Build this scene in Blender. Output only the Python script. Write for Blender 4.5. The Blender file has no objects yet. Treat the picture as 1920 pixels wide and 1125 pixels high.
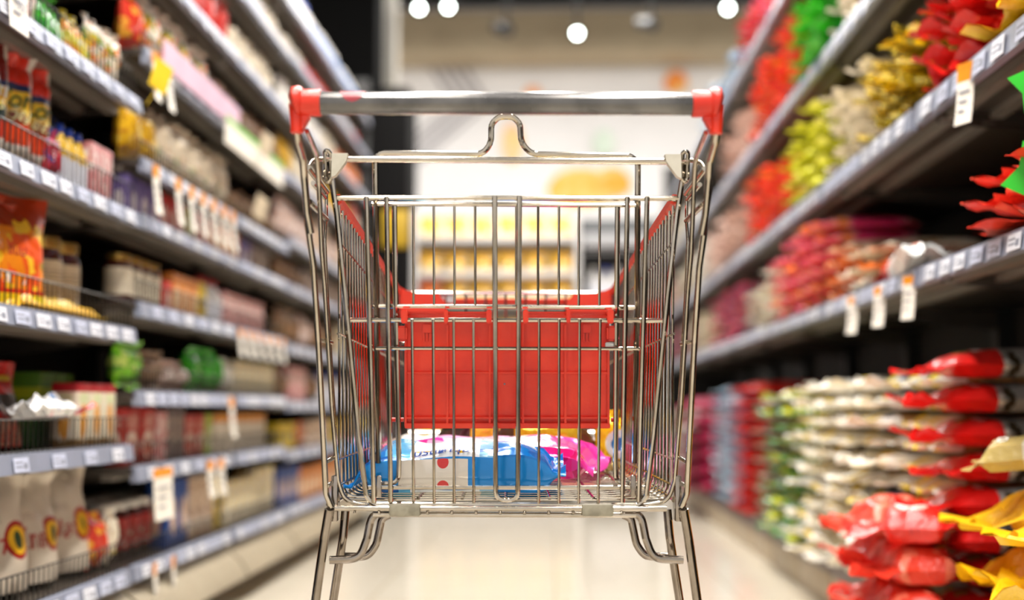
import bpy, bmesh, math, random
from mathutils import Vector, Matrix, noise

SC = bpy.context.scene
COL = SC.collection
PI = math.pi
# ------------------------------------------------------------------ camera
F_PX = 2400.0
EYE = Vector((0.0, 0.0, 0.62))
PITCH = math.atan(202.5 / F_PX)
YAW = math.atan(80 / (F_PX / math.cos(PITCH)))
cd = bpy.data.cameras.new('camera')
cam = bpy.data.objects.new('camera', cd)
COL.objects.link(cam)
SC.camera = cam
cam.location = EYE
cam.rotation_euler = (PI / 2 + PITCH, 0, YAW)
cd.sensor_width = 36
cd.lens = 36 * F_PX / 1920
cd.clip_start = 0.02
cd.dof.use_dof = True
cd.dof.focus_distance = 2.0
cd.dof.aperture_fstop = 1.45

# ------------------------------------------------------------------ world, exposure
w = bpy.data.worlds.new('world')
SC.world = w
w.use_nodes = True
bg = w.node_tree.nodes['Background']
bg.inputs[0].default_value = (1.0, 0.965, 0.92, 1)
bg.inputs[1].default_value = 0.95
SC.view_settings.view_transform = 'Standard'
SC.view_settings.look = 'None'
SC.view_settings.gamma = 1
SC.view_settings.exposure = 0.16
SC.view_settings.use_curve_mapping = False


# ------------------------------------------------------------------ basic helpers
def lin(h):
    h = h.lstrip('#')
    out = []
    for i in (0, 2, 4):
        c = int(h[i:i + 2], 16) / 255
        out.append(c / 12.92 if c <= 0.04045 else ((c + 0.055) / 1.055) ** 2.4)
    return (*out, 1)


def link(name, data, parent=None, loc=None, rot=None):
    o = bpy.data.objects.new(name, data)
    COL.objects.link(o)
    if parent is not None:
        o.parent = parent
    if loc is not None:
        o.location = loc
    if rot is not None:
        o.rotation_euler = rot
    return o


def tag(o, label=None, cat=None, group=None, kind=None):
    if label: o['label'] = label
    if cat: o['category'] = cat
    if group: o['group'] = group
    if kind: o['kind'] = kind
    return o


def thing(name, label, cat, loc=(0, 0, 0), rz=0, group=None):
    return tag(link(name, None, None, loc, (0, 0, rz)), label, cat, group)


def mesh_of(bm, mats, smooth=True, name='mesh'):
    me = bpy.data.meshes.new(name)
    bm.to_mesh(me)
    bm.free()
    for m in (mats if isinstance(mats, (list, tuple)) else [mats]):
        me.materials.append(m)
    if smooth:
        for p in me.polygons:
            p.use_smooth = True
        try:
            me.set_sharp_from_angle(angle=math.radians(40))
        except Exception:
            pass
    return me


def obj(name, bm, mats, parent=None, loc=None, rot=None, smooth=True):
    return link(name, mesh_of(bm, mats, smooth, name), parent, loc, rot)


def box(bm, x0, x1, y0, y1, z0, z1, mi=0, bev=0):
    r = bmesh.ops.create_cube(bm, size=1)
    vs = r['verts']
    for v in vs:
        v.co = Vector((x0 + (v.co.x + .5) * (x1 - x0), y0 + (v.co.y + .5) * (y1 - y0), z0 + (v.co.z + .5) * (z1 - z0)))
    fs = list({f for v in vs for f in v.link_faces})
    for f in fs: f.material_index = mi
    if bev:
        es = list({e for v in vs for e in v.link_edges})
        r = bmesh.ops.bevel(bm, geom=es, offset=bev, segments=2, affect='EDGES', profile=.5)
        for f in r['faces']: f.material_index = mi
    return vs


def fillet(pts, rads, n=5, closed=False):
    """round the inner corners of a polyline"""
    P = [Vector(p) for p in pts]
    out = []
    N = len(P)
    for i, p in enumerate(P):
        r = rads if isinstance(rads, (int, float)) else rads[i]
        if (not closed and i in (0, N - 1)) or r <= 0:
            out.append(p)
            continue
        a = (P[i - 1] - p)
        b = (P[(i + 1) % N] - p)
        la, lb = a.length, b.length
        a.normalize(); b.normalize()
        ang = a.angle(b)
        if ang > PI - .03:
            out.append(p)
            continue
        d = min(r / math.tan(ang / 2), la * .48, lb * .48)
        s, e = p + a * d, p + b * d
        for k in range(n + 1):
            t = k / n
            out.append(s * (1 - t) ** 2 + p * 2 * t * (1 - t) + e * t ** 2)
    return out


def tube(bm, pts, r, seg=8, closed=False, mi=0):
    P = [Vector(p) for p in pts]
    n = len(P)
    rings = []
    t0 = (P[1] - P[0]).normalized()
    ref = Vector((0, 0, 1)) if abs(t0.z) < .9 else Vector((1, 0, 0))
    nrm = t0.cross(ref).normalized()
    for i, p in enumerate(P):
        if closed:
            t = (P[(i + 1) % n] - P[i - 1]).normalized()
        else:
            t = (P[min(i + 1, n - 1)] - P[max(i - 1, 0)]).normalized()
        nrm = (nrm - t * nrm.dot(t))
        if nrm.length < 1e-6: nrm = t.orthogonal()
        nrm.normalize()
        b = t.cross(nrm)
        rr = r if isinstance(r, (int, float)) else r[i]
        rings.append([bm.verts.new(p + (nrm * math.cos(2 * PI * k / seg) + b * math.sin(2 * PI * k / seg)) * rr) for k in range(seg)])
    m = n if closed else n - 1
    for i in range(m):
        A, B = rings[i], rings[(i + 1) % n]
        for k in range(seg):
            f = bm.faces.new((A[k], A[(k + 1) % seg], B[(k + 1) % seg], B[k]))
            f.material_index = mi
    if not closed:
        for R, fl in ((rings[0], True), (rings[-1], False)):
            f = bm.faces.new(R[::-1] if fl else R)
            f.material_index = mi


def lathe(bm, prof, seg=20, mi=0, cx=0, cy=0):
    rings = []
    for r, z in prof:
        rings.append([bm.verts.new((cx + r * math.cos(2 * PI * k / seg), cy + r * math.sin(2 * PI * k / seg), z)) for k in range(seg)])
    for A, B in zip(rings, rings[1:]):
        for k in range(seg):
            f = bm.faces.new((A[k], A[(k + 1) % seg], B[(k + 1) % seg], B[k]))
            f.material_index = mi
    bm.faces.new(rings[0][::-1]).material_index = mi
    bm.faces.new(rings[-1]).material_index = mi


def prism(bm, poly, d0, d1, axis='y', mi=0):
    """poly of 2D points extruded between d0 and d1 along axis"""
    def mk(a, b, d):
        return {'y': (a, d, b), 'x': (d, a, b), 'z': (a, b, d)}[axis]
    A = [bm.verts.new(mk(a, b, d0)) for a, b in poly]
    B = [bm.verts.new(mk(a, b, d1)) for a, b in poly]
    n = len(poly)
    fs = [bm.faces.new(A), bm.faces.new(B[::-1])]
    for i in range(n):
        fs.append(bm.faces.new((A[i], B[i], B[(i + 1) % n], A[(i + 1) % n])))
    for f in fs: f.material_index = mi
    bmesh.ops.recalc_face_normals(bm, faces=fs)


# ------------------------------------------------------------------ materials
def mat(name, col, rough=.5, metal=0, emit=None, es=1, bump=None, coat=0, spec=None, var=None, trans=0, alpha=1):
    m = bpy.data.materials.new(name)
    m.use_nodes = True
    nt = m.node_tree
    b = nt.nodes['Principled BSDF']
    c = lin(col) if isinstance(col, str) else col
    b.inputs['Base Color'].default_value = c
    b.inputs['Roughness'].default_value = rough
    b.inputs['Metallic'].default_value = metal
    if coat: b.inputs['Coat Weight'].default_value = coat
    if spec is not None: b.inputs['Specular IOR Level'].default_value = spec
    if trans: b.inputs['Transmission Weight'].default_value = trans
    if emit:
        b.inputs['Emission Color'].default_value = lin(emit)
        b.inputs['Emission Strength'].default_value = es
    tc = nt.nodes.new('ShaderNodeTexCoord')
    if var:
        n = nt.nodes.new('ShaderNodeTexNoise'); n.inputs['Scale'].default_value = var[1]; n.inputs['Detail'].default_value = 4
        mx = nt.nodes.new('ShaderNodeMix'); mx.data_type = 'RGBA'
        mx.inputs[6].default_value = c; mx.inputs[7].default_value = lin(var[0])
        rp = nt.nodes.new('ShaderNodeMapRange'); rp.inputs[1].default_value = .4; rp.inputs[2].default_value = .65
        nt.links.new(tc.outputs['Object'], n.inputs['Vector']); nt.links.new(n.outputs['Fac'], rp.inputs[0])
        nt.links.new(rp.outputs[0], mx.inputs[0]); nt.links.new(mx.outputs[2], b.inputs['Base Color'])
    if bump:
        n = nt.nodes.new('ShaderNodeTexNoise'); n.inputs['Scale'].default_value = bump[0]; n.inputs['Detail'].default_value = 3
        bp = nt.nodes.new('ShaderNodeBump'); bp.inputs['Strength'].default_value = bump[1]; bp.inputs['Distance'].default_value = .01
        nt.links.new(tc.outputs['Object'], n.inputs['Vector']); nt.links.new(n.outputs['Fac'], bp.inputs['Height'])
        nt.links.new(bp.outputs[0], b.inputs['Normal'])
    return m


def printed(name, base, bands=(), ell=(), rects=(), mott=None, rough=.3, metal=0, bump=(28, .35), stripes=None):
    """a printed pack: bands across its height, ellipses and rectangles in its uv square, and a mottled picture"""
    m = bpy.data.materials.new(name)
    m.use_nodes = True
    nt = m.node_tree
    N, L = nt.nodes.new, nt.links.new
    b = nt.nodes['Principled BSDF']
    b.inputs['Roughness'].default_value = rough
    b.inputs['Metallic'].default_value = metal
    uv = N('ShaderNodeUVMap'); uv.uv_map = 'UVMap'
    sp = N('ShaderNodeSeparateXYZ'); L(uv.outputs[0], sp.inputs[0])

    def M(op, a, bb=None):
        n = N('ShaderNodeMath'); n.operation = op
        for i, q in enumerate((a, bb)):
            if q is None: continue
            if isinstance(q, (int, float)): n.inputs[i].default_value = q
            else: L(q, n.inputs[i])
        return n.outputs[0]

    cur = None

    def over(fac, col):
        nonlocal cur
        mx = N('ShaderNodeMix'); mx.data_type = 'RGBA'
        L(fac, mx.inputs[0])
        if cur is None: mx.inputs[6].default_value = lin(base)
        else: L(cur, mx.inputs[6])
        mx.inputs[7].default_value = lin(col)
        cur = mx.outputs[2]
    rng = lambda c, a, bb: M('MULTIPLY', M('GREATER_THAN', c, a), M('LESS_THAN', c, bb))
    for a, bb, c in bands: over(rng(sp.outputs[1], a, bb), c)
    if mott:
        for k, (c, sc, th, y0, y1) in enumerate(mott):
            n = N('ShaderNodeTexNoise'); n.inputs['Scale'].default_value = sc; n.inputs['Detail'].default_value = 2
            mp = N('ShaderNodeMapping'); mp.inputs['Location'].default_value = (k * 3.7, k * 1.9, len(name) * .37)
            L(uv.outputs[0], mp.inputs[0]); L(mp.outputs[0], n.inputs['Vector'])
            over(M('MULTIPLY', M('GREATER_THAN', n.outputs['Fac'], th), rng(sp.outputs[1], y0, y1)), c)
    for x0, x1, y0, y1, c in rects: over(M('MULTIPLY', rng(sp.outputs[0], x0, x1), rng(sp.outputs[1], y0, y1)), c)
    for cx, cy, rx, ry, c in ell:
        dx = M('DIVIDE', M('SUBTRACT', sp.outputs[0], cx), rx)
        dy = M('DIVIDE', M('SUBTRACT', sp.outputs[1], cy), ry)
        over(M('LESS_THAN', M('ADD', M('MULTIPLY', dx, dx), M('MULTIPLY', dy, dy)), 1.0), c)
    if stripes:   # small rows of print: (x0,x1,y0,y1,lines,colour)
        for x0, x1, y0, y1, nl, c in stripes:
            s = M('GREATER_THAN', M('SINE', M('MULTIPLY', sp.outputs[1], nl * 2 * PI)), .2)
            n = N('ShaderNodeTexNoise'); n.inputs['Scale'].default_value = 38
            L(uv.outputs[0], n.inputs['Vector'])
            a = M('MULTIPLY', M('MULTIPLY', rng(sp.outputs[0], x0, x1), rng(sp.outputs[1], y0, y1)), s)
            over(M('MULTIPLY', a, M('GREATER_THAN', n.outputs['Fac'], .48)), c)
    if cur is None: b.inputs['Base Color'].default_value = lin(base)
    else: L(cur, b.inputs['Base Color'])
    if bump:
        tc = N('ShaderNodeTexCoord')
        n = N('ShaderNodeTexNoise'); n.inputs['Scale'].default_value = bump[0]; n.inputs['Detail'].default_value = 3
        bp = N('ShaderNodeBump'); bp.inputs['Strength'].default_value = bump[1]; bp.inputs['Distance'].default_value = .02
        L(tc.outputs['Object'], n.inputs['Vector']); L(n.outputs['Fac'], bp.inputs['Height']); L(bp.outputs[0], b.inputs['Normal'])
    return m


M = {}
M['chrome'] = mat('chrome_wire', '#beb5a8', .12, 1, var=('#aea494', 30))
M['chrome_dull'] = mat('chrome_tube', '#a0968c', .16, 1, var=('#8e8478', 25), bump=(60, .03))
M['sleeve'] = mat('grey_handle_sleeve', '#6f6c69', .2, .6, coat=.6, var=('#444241', 12))
M['red_plastic'] = mat('red_plastic', '#e8381c', .33, bump=(160, .05), var=('#d62612', 14))
M['red_rail'] = mat('red_rail_plastic', '#dc3a22', .38, var=('#d0321c', 20))
M['white_clip'] = mat('white_plastic', '#d9d4c4', .45, var=('#cbc6b4', 40))
M['grey_clip'] = mat('worn_grey_plastic', '#a39c88', .6, var=('#8a8472', 60))
M['clear_clip'] = mat('clear_plastic', '#cfd4d6', .15, var=('#c2c8ca', 40))
M['red_mark'] = mat('faded_red_print', '#a8303c', .3, coat=.5, var=('#9a2a36', 60))
M['weld'] = mat('weld_bead', '#8f8474', .45, 1, bump=(300, .8), var=('#6d5f4c', 200))
M['shelf'] = mat('shelf_metal', '#4a423a', .38, .3, var=('#423a33', 6))
M['shelf_pale'] = mat('shelf_pale_metal', '#8d867c', .4, .3, var=('#827b71', 6))
M['lip'] = mat('shelf_lip_grey', '#8d93a6', .4, .1, var=('#868c9c', 8))
M['lip_brown'] = mat('base_lip_brown', '#6e5c58', .3, .1, var=('#64534f', 8))
M['back'] = mat('gondola_back', '#231d18', .7, var=('#1d1814', 5))
M['upright'] = mat('upright_black', '#1d1b19', .5, var=('#181614', 5))
M['fence'] = mat('fence_wire', '#2c2924', .35, .6, var=('#24211d', 20))
M['label'] = mat('label_paper', '#e4e6ee', .5, var=('#dadce6', 50))
M['label_blue'] = mat('label_pale_blue', '#c3c9de', .5, var=('#b8bed4', 50))
M['ink'] = mat('ink', '#8a8e9c', .6, var=('#7c808e', 50))
M['tag_orange'] = mat('tag_orange', '#f09a1c', .5, var=('#ea9214', 50))
M['tag_white'] = mat('tag_white', '#f2ece0', .5, var=('#e8e2d6', 50))
M['white_text'] = mat('white_lettering', '#f5f3ea', .5, var=('#ecebe2', 50))
M['cream_text'] = mat('cream_lettering', '#f3ecb0', .5, var=('#eae3a6', 50))
M['green_text'] = mat('green_lettering', '#2c5a2a', .5, var=('#265224', 50))
M['red_text'] = mat('red_lettering', '#b42a24', .5, var=('#a82620', 50))
M['kick_tile'] = mat('beige_kick_tile', '#b9a88e', .4, var=('#ae9d84', 9))
M['kick_left'] = mat('beige_metal_kick', '#a79c86', .35, .2, var=('#9c917c', 6))


def cp_local(v, D0):
    pass
# ------------------------------------------------------------------ lamps of the shop, and lamps added for the back wall
M['lamp'] = mat('lamp_diffuser', '#ffffff', .5, emit='#fff6ea', es=14, var=('#fdfdfd', 4))
M['lamp_case'] = mat('lamp_housing', '#d8d8d6', .4, var=('#cfcfcd', 10))
M['black_case'] = mat('black_lamp_housing', '#151515', .45, var=('#111111', 10))


def ceiling_lamp(x, y, z, lx, ly, power, label, group='long ceiling lamps over the aisle'):
    t = thing('ceiling_light', label, 'lamp', (x, y, z), 0, group)
    bm = bmesh.new(); box(bm, -lx / 2, lx / 2, -ly / 2, ly / 2, -.02, .05, bev=.008); obj('housing', bm, M['lamp_case'], t)
    bm = bmesh.new(); box(bm, -lx / 2 + .02, lx / 2 - .02, -ly / 2 + .02, ly / 2 - .02, -.032, -.021); obj('diffuser', bm, M['lamp'], t)
    bm = bmesh.new()
    for s in (-1, 1): tube(bm, [(0, s * ly * .35, .05), (0, s * ly * .35, 4.79 - z)], .006)
    obj('suspension_rod', bm, M['lamp_case'], t)
    ld = bpy.data.lights.new('lamp_light', 'AREA'); ld.shape = 'RECTANGLE'; ld.size = lx; ld.size_y = ly
    ld.energy = power; ld.color = (1, .965, .92)
    link('light_source', ld, t, (0, 0, -.04))
    return t


for x, y, pw in ((-.45, .2, 60), (.45, .2, 60), (-.45, 2.4, 66), (.45, 2.4, 66), (-.45, 4.8, 62), (.45, 4.8, 62), (0, 7.4, 90)):
    ceiling_lamp(x, y, 4.1, .22, 1.7, pw, 'long white ceiling lamp hanging over the aisle')
for x, pw in ((-2.2, 72), (2.2, 72), (0, 72)):  # out-of-view lamps added to brighten the back wall
    ceiling_lamp(x, 10.3, 4.35, 1.4, .22, pw, 'unseen long lamp added to brighten the white back wall', 'unseen lamps added for the back wall')

# ------------------------------------------------------------------ room
FLO = bpy.data.materials.new('polished_floor_tiles'); FLO.use_nodes = True
nt = FLO.node_tree; b = nt.nodes['Principled BSDF']
tc = nt.nodes.new('ShaderNodeTexCoord'); br = nt.nodes.new('ShaderNodeTexBrick')
br.offset = 0; br.inputs['Scale'].default_value = 1.0; br.inputs['Brick Width'].default_value = .6; br.inputs['Row Height'].default_value = .6
br.inputs['Mortar Size'].default_value = .003
br.inputs['Color1'].default_value = lin('#cfc7b6'); br.inputs['Color2'].default_value = lin('#c9c0af'); br.inputs['Mortar'].default_value = lin('#b0a68f')
nz = nt.nodes.new('ShaderNodeTexNoise'); nz.inputs['Scale'].default_value = 9
mr = nt.nodes.new('ShaderNodeMapRange'); mr.inputs[3].default_value = .1; mr.inputs[4].default_value = .2
nt.links.new(tc.outputs['Object'], br.inputs['Vector']); nt.links.new(br.outputs['Color'], b.inputs['Base Color'])
nt.links.new(tc.outputs['Object'], nz.inputs['Vector']); nt.links.new(nz.outputs['Fac'], mr.inputs[0]); nt.links.new(mr.outputs[0], b.inputs['Roughness'])
bm = bmesh.new(); box(bm, -6, 6, -2.5, 13.2, -.05, 0); tag(obj('floor', bm, FLO), kind='structure')
bm = bmesh.new(); box(bm, -6, 6, -2.5, 13.2, 4.79, 4.85); tag(obj('ceiling', bm, mat('black_ceiling', '#2b2925', .8, var=('#24221f', 3))), kind='structure')
bm = bmesh.new(); box(bm, -6, 6, 13.0, 13.2, 0, 4.79); tag(obj('wall_back', bm, mat('white_wall', '#eceaea', .6, var=('#e6e4e4', 2))), kind='structure')
bm = bmesh.new(); box(bm, -6, 6, 12.4, 12.99, 4.13, 4.55); tag(obj('trim_bulkhead', bm, mat('beige_bulkhead', '#b8a78a', .6, var=('#ad9c80', 3))), kind='structure')
bm = bmesh.new(); box(bm, -1.46, -1.31, 10.3, 10.55, 3.1, 4.79); tag(obj('trim_pillar', bm, mat('grey_pillar', '#b5b1a8', .6, var=('#aaa69d', 3))), kind='structure')

# wall decoration on the back wall (flat printed shapes on the wall)
WZ = lambda py: .62 + (765 - py) / 2400 * 12.98
WX = lambda px: (px - 1040) / 2400 * 12.98
for i in range(4):
    bm = bmesh.new()
    x0 = WX(778 + i * 21); x1 = WX(846 + i * 21)
    z0, z1, z2 = WZ(82), WZ(185), WZ(300)
    for (a, za, c, zc) in ((x0, z0, x1, z1), (x1, z1, x0 - .35, z2)):
        A = [bm.verts.new(q) for q in ((a, 12.985, za), (a + .055, 12.985, za), (c + .055, 12.985, zc), (c, 12.985, zc))]
        B = [bm.verts.new(v.co + Vector((0, .012, 0))) for v in A]
        bm.faces.new(A); bm.faces.new(B[::-1])
        for k in range(4): bm.faces.new((A[k], B[k], B[(k + 1) % 4], A[(k + 1) % 4]))
    tag(obj('wall_stripe', bm, mat('grey_stripe', '#a9a5a8', .6, var=('#9f9b9e', 5))),
        ['leftmost', 'second', 'third', 'rightmost'][i] + ' of the four grey zigzag stripes on the white back wall', 'wall decoration', 'zigzag stripes on the back wall')
fr = [('orange_print', 1090, 350, 62, 38, '#f5b33a', 'large yellow melon picture on the back wall behind the cart'), ('orange_print', 1150, 340, 36, 30, '#f2a52a', 'small yellow melon picture touching the large one'),
      ('orange_print', 1272, 148, 22, 22, '#f08a2a', 'orange fruit picture high on the back wall at right'), ('orange_print', 1000, 165, 16, 12, '#f2a070', 'pale orange fruit picture just above the cart handle'),
      ('orange_print', 960, 262, 22, 40, '#f6c9a0', 'faint peach picture seen through the seat frame hump'), ('leaf_print', 1135, 265, 20, 26, '#cfe0cf', 'pale green leaf picture on the back wall')]
for nm, px, py, rx, ry, c, lb in fr:
    bm = bmesh.new(); n = 28
    pl = [(WX(px + rx * math.cos(2 * PI * k / n) * (1 + .06 * math.sin(3 * 2 * PI * k / n))), WZ(py + ry * math.sin(2 * PI * k / n))) for k in range(n)]
    off = .01 * fr.index((nm, px, py, rx, ry, c, lb)) if px > 1100 else 0
    prism(bm, pl, 12.98 - off, 12.992)
    tag(obj(nm, bm, mat('wall_print', c, .6, var=('#f8d080' if nm[0] == 'o' else '#dfeadd', 6)), smooth=False), lb, 'wall decoration')

# spotlights on their track
t = thing('light_track', 'black lighting track crossing the shop below the ceiling', 'light track', (0, 10.2, 4.62))
bm = bmesh.new(); box(bm, -3, 3, -.03, .03, 0, .08); obj('track', bm, M['black_case'], t)
SPX = lambda px: (px - 1040) / 2400 * 10.2
for i, (px, py, on, lb) in enumerate(((1085, 50, 1, 'lit round spotlight shining at the camera above the aisle'), (950, 42, 0, 'black spotlight left of the lit one, turned away'),
                                      (1228, 34, 0, 'black spotlight right of the lit one, turned away'), (782, -2, 1, 'lit spotlight at the top edge left of the aisle'),
                                      (838, -4, 1, 'second lit spotlight at the top edge, next to the first'), (1372, 4, 1, 'lit spotlight at the top edge above the right shelves'))):
    z = .62 + (765 - py) / 2400 * 10.2
    t = thing('spotlight', lb, 'spotlight', (SPX(px), 10.2, z), 0, 'track spotlights')
    d = Vector((0 if on else .8, -1, -.42)).normalized()
    bm = bmesh.new(); tube(bm, [-d * .17, -d * .16, d * 0, d * .02], [.02, .045, .055, .058], 20); obj('lamp_head', bm, M['black_case'], t)
    bm = bmesh.new(); tube(bm, [(0, 0, .02), (0, 0, max(.06, 4.62 - z))], .014); obj('mount', bm, M['black_case'], t)
    bm = bmesh.new(); tube(bm, [d * .021, d * .026], .03, 20)
    obj('lens', bm, mat('spot_lens_lit', '#ffffff', .4, emit='#f4fff8', es=22, var=('#fafafa', 3)) if on else mat('spot_lens_dark', '#404040', .2, var=('#383838', 3)), t)


# ------------------------------------------------------------------ packs
def lump(p, s, seed):
    return noise.noise(Vector((p[0] * s + seed * 7.3, p[1] * s + seed * 3.1, p[2] * s + seed)))


def bagmesh(w, l, t, kind='pillow', pose='stand', seed=0, mats=None, flap=.02, wr=.006, nu=12, nv=16, flare=0.0, sag=0.0):
    """a filled bag. kind: pillow (sealed both ends), sack (flat bottom, closed top), brick. pose: stand / lie (length along y, its end at -y).
    flare = size of the loose crumpled tail at the front end."""
    rnd = random.Random(seed * 13 + 5)
    ph = [rnd.uniform(0, 6.28) for _ in range(6)]
    bm = bmesh.new()
    uvl = bm.loops.layers.uv.new('UVMap')

    def th(u, s):
        e = max(0, 1 - abs(u) ** 3.2) ** .6
        if kind == 'bar': return t / 2 * max(0, math.cos(u * PI / 2)) ** .35 * max(0, 1 - abs(2 * s - 1) ** 5) ** .6
        if kind == 'pillow': q = max(0, 1 - abs(2 * s - 1) ** 4) ** .65
        elif kind == 'brick': q = max(0, 1 - abs(2 * s - 1) ** 10) ** .6; e = max(0, 1 - abs(u) ** 8) ** .6
        else: q = min(1, (s / .05) ** .5 if s > 0 else 0) * (1 - max(0, (s - .35) / .65) ** 1.8)
        return t / 2 * e * q

    def pt(u, s, side):
        n = th(u, s)
        endw = abs(2 * s - 1) ** 2
        if kind == 'sack': endw = s ** 2
        wx = w / 2 * (1 - .09 * math.sin(PI * min(1, max(0, s)))) if kind != 'brick' else w / 2
        wx *= 1 + .03 * math.sin(5 * s + ph[0])
        x = u * wx if kind != 'bar' else math.copysign(abs(math.sin(u * PI / 2)) ** .4, u) * wx
        y = s * l
        k = wr * (.35 + endw) * (1 - abs(u) ** 6)
        n += k * (math.sin(11 * u + ph[1] + 5 * s) * .5 + math.sin(19 * u + ph[2] - 7 * s) * .3)
        n += (lump((u * 1.5, s * 2.5, side), 1.6, seed) * 1.6) * wr * (1 - abs(u) ** 4)
        z = side * n
        if s < 0:
            d = -s * l
            z = side * .001 + flare * .35 * math.sin(7 * u + ph[3]) * (d / max(flare, .01)) * .8 + d * .4 * math.sin(ph[4])
            x *= 1 - .25 * math.sin(ph[5]) * d / .06
            y += d * .3 * math.sin(4 * u + ph[0])
        if s > 1:
            d = (s - 1) * l
            z = side * .0008 + .4 * d * math.sin(6 * u + ph[2]) + d * .5 * math.sin(ph[1])
        if pose == 'lie':
            lo = -t * .36
            if z < lo: z = lo + (z - lo) * .2
            z += t * .38
            if s < 0: z = t * .1 + abs(z - t * .38) * .8 + side * .0008
            return Vector((x, y, max(z, .0005 if side < 0 else .001)))
        return Vector((x, z, y))
    fl0 = max(flap, flare) / l if (kind != 'sack') else 0
    fl1 = flap / l
    S = ([-fl0, -fl0 * .5] if fl0 else []) + [k / nv for k in range(nv + 1)] + [1 + fl1 * .5, 1 + fl1]
    smin, smax = S[0], S[-1]
    grid = {}
    for side in (1, -1):
        for j, s in enumerate(S):
            for i in range(nu + 1):
                u = -1 + 2 * i / nu
                if side == -1 and i in (0, nu):
                    grid[(side, i, j)] = grid[(1, i, j)]
                    continue
                grid[(side, i, j)] = bm.verts.new(pt(u, s, side if pose == 'lie' else -side))
    for side in (1, -1):
        for j in range(len(S) - 1):
            for i in range(nu):
                q = [(i, j), (i + 1, j), (i + 1, j + 1), (i, j + 1)]
                if side == -1: q = q[::-1]
                try:
                    f = bm.faces.new([grid[(side, a, b_)] for a, b_ in q])
                except ValueError:
                    continue
                for lp, (a, b_) in zip(f.loops, q):
                    lp[uvl].uv = (a / nu, min(1, max(0, S[b_])))
    bm.normal_update()
    return bm, pt


def packbox(w, d, h, bev=.002):
    bm = bmesh.new()
    box(bm, -w / 2, w / 2, 0, d, 0, h, bev=bev)
    uvl = bm.loops.layers.uv.new('UVMap')
    bm.normal_update()
    for f in bm.faces:
        n = f.normal
        for lp in f.loops:
            c = lp.vert.co
            if abs(n.y) >= max(abs(n.x), abs(n.z)): lp[uvl].uv = (c.x / w + .5, c.z / h)
            elif abs(n.x) >= abs(n.z): lp[uvl].uv = (c.y / d, c.z / h)
            else: lp[uvl].uv = (c.x / w + .5, .97 + .03 * c.y / d)
    return bm


CACHE = {}


def bagme(key, m, variant, **kw):
    k = (key, m.name, variant)
    if k not in CACHE:
        bm, _ = bagmesh(seed=variant, **kw)
        CACHE[k] = mesh_of(bm, m, True, key)
    return CACHE[k]


def textmesh(body, size, m, fn, shear=0, ext=0):
    """lettering pressed on a surface: fn maps flat (a, b) to a point"""
    cu = bpy.data.curves.new('lettering', 'FONT')
    cu.body = body; cu.size = size; cu.align_x = 'CENTER'; cu.align_y = 'CENTER'; cu.shear = shear; cu.offset = size * .012
    o = bpy.data.objects.new('tmp', cu); COL.objects.link(o)
    dg = bpy.context.evaluated_depsgraph_get()
    me = bpy.data.meshes.new_from_object(o.evaluated_get(dg))
    bpy.data.objects.remove(o)
    bm = bmesh.new(); bm.from_mesh(me)
    bmesh.ops.subdivide_edges(bm, edges=[e for e in bm.edges if e.calc_length() > size * .2], cuts=2)
    bmesh.ops.triangulate(bm, faces=bm.faces)
    for v in bm.verts: v.co = fn(v.co.x, v.co.y)
    me2 = mesh_of(bm, m, False, 'lettering')
    return me2


ORD = ['nearest', 'second', 'third', 'fourth', 'fifth', 'sixth', 'seventh', 'eighth', 'ninth', 'tenth', 'eleventh', 'twelfth', 'thirteenth', 'fourteenth',
       'fifteenth', 'sixteenth', 'seventeenth', 'eighteenth', 'nineteenth', 'twentieth']
ORD += ['twenty-' + o for o in ['first'] + ORD[1:9]] + ['thirtieth'] + ['thirty-' + o for o in ['first'] + ORD[1:9]]
COUNT = {}


def place(name, me, X, Y, Z, side, desc, where, cat, group=None, jit=0, parts=(), tilt=0, rz=0, noun=None):
    """a pack standing or lying at its place; the label counts it among its own kind on its own shelf"""
    o = link(name, me, None, (X, Y, Z), (tilt, 0, side * PI / 2 + random.uniform(-jit, jit) + rz))
    k = (desc, where)
    COUNT.setdefault(k, []).append(o)
    o['category'] = cat
    o['group'] = group or (desc + ' ' + where)[:60]
    for nm, pm in parts:
        link(nm, pm, o)
    return o


def finish_labels():
    for (desc, where), L_ in COUNT.items():
        for i, o in enumerate(L_):
            if len(L_) == 1: o['label'] = f'{desc}, {where}'
            else: o['label'] = f'{desc}, {ORD[min(i, len(ORD) - 1)]} along {where}'
# ------------------------------------------------------------------ shelving
LABEL_ME = {}


def label_mesh(wd, h, blue):
    k = (round(wd, 3), round(h, 3), blue)
    if k not in LABEL_ME:
        bm = bmesh.new()
        box(bm, -wd / 2, wd / 2, -.0012, 0, -h / 2, h / 2)
        for r in range(2):
            box(bm, -wd * .4, wd * .1, -.0016, -.0012, h * (.12 - .3 * r), h * (.22 - .3 * r), 1)
        box(bm, wd * .15, wd * .38, -.0016, -.0012, -h * .3, h * .1, 1)
        LABEL_ME[k] = mesh_of(bm, [M['label_blue' if blue else 'label'], M['ink']], False, 'price_label')
    return LABEL_ME[k]


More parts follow.
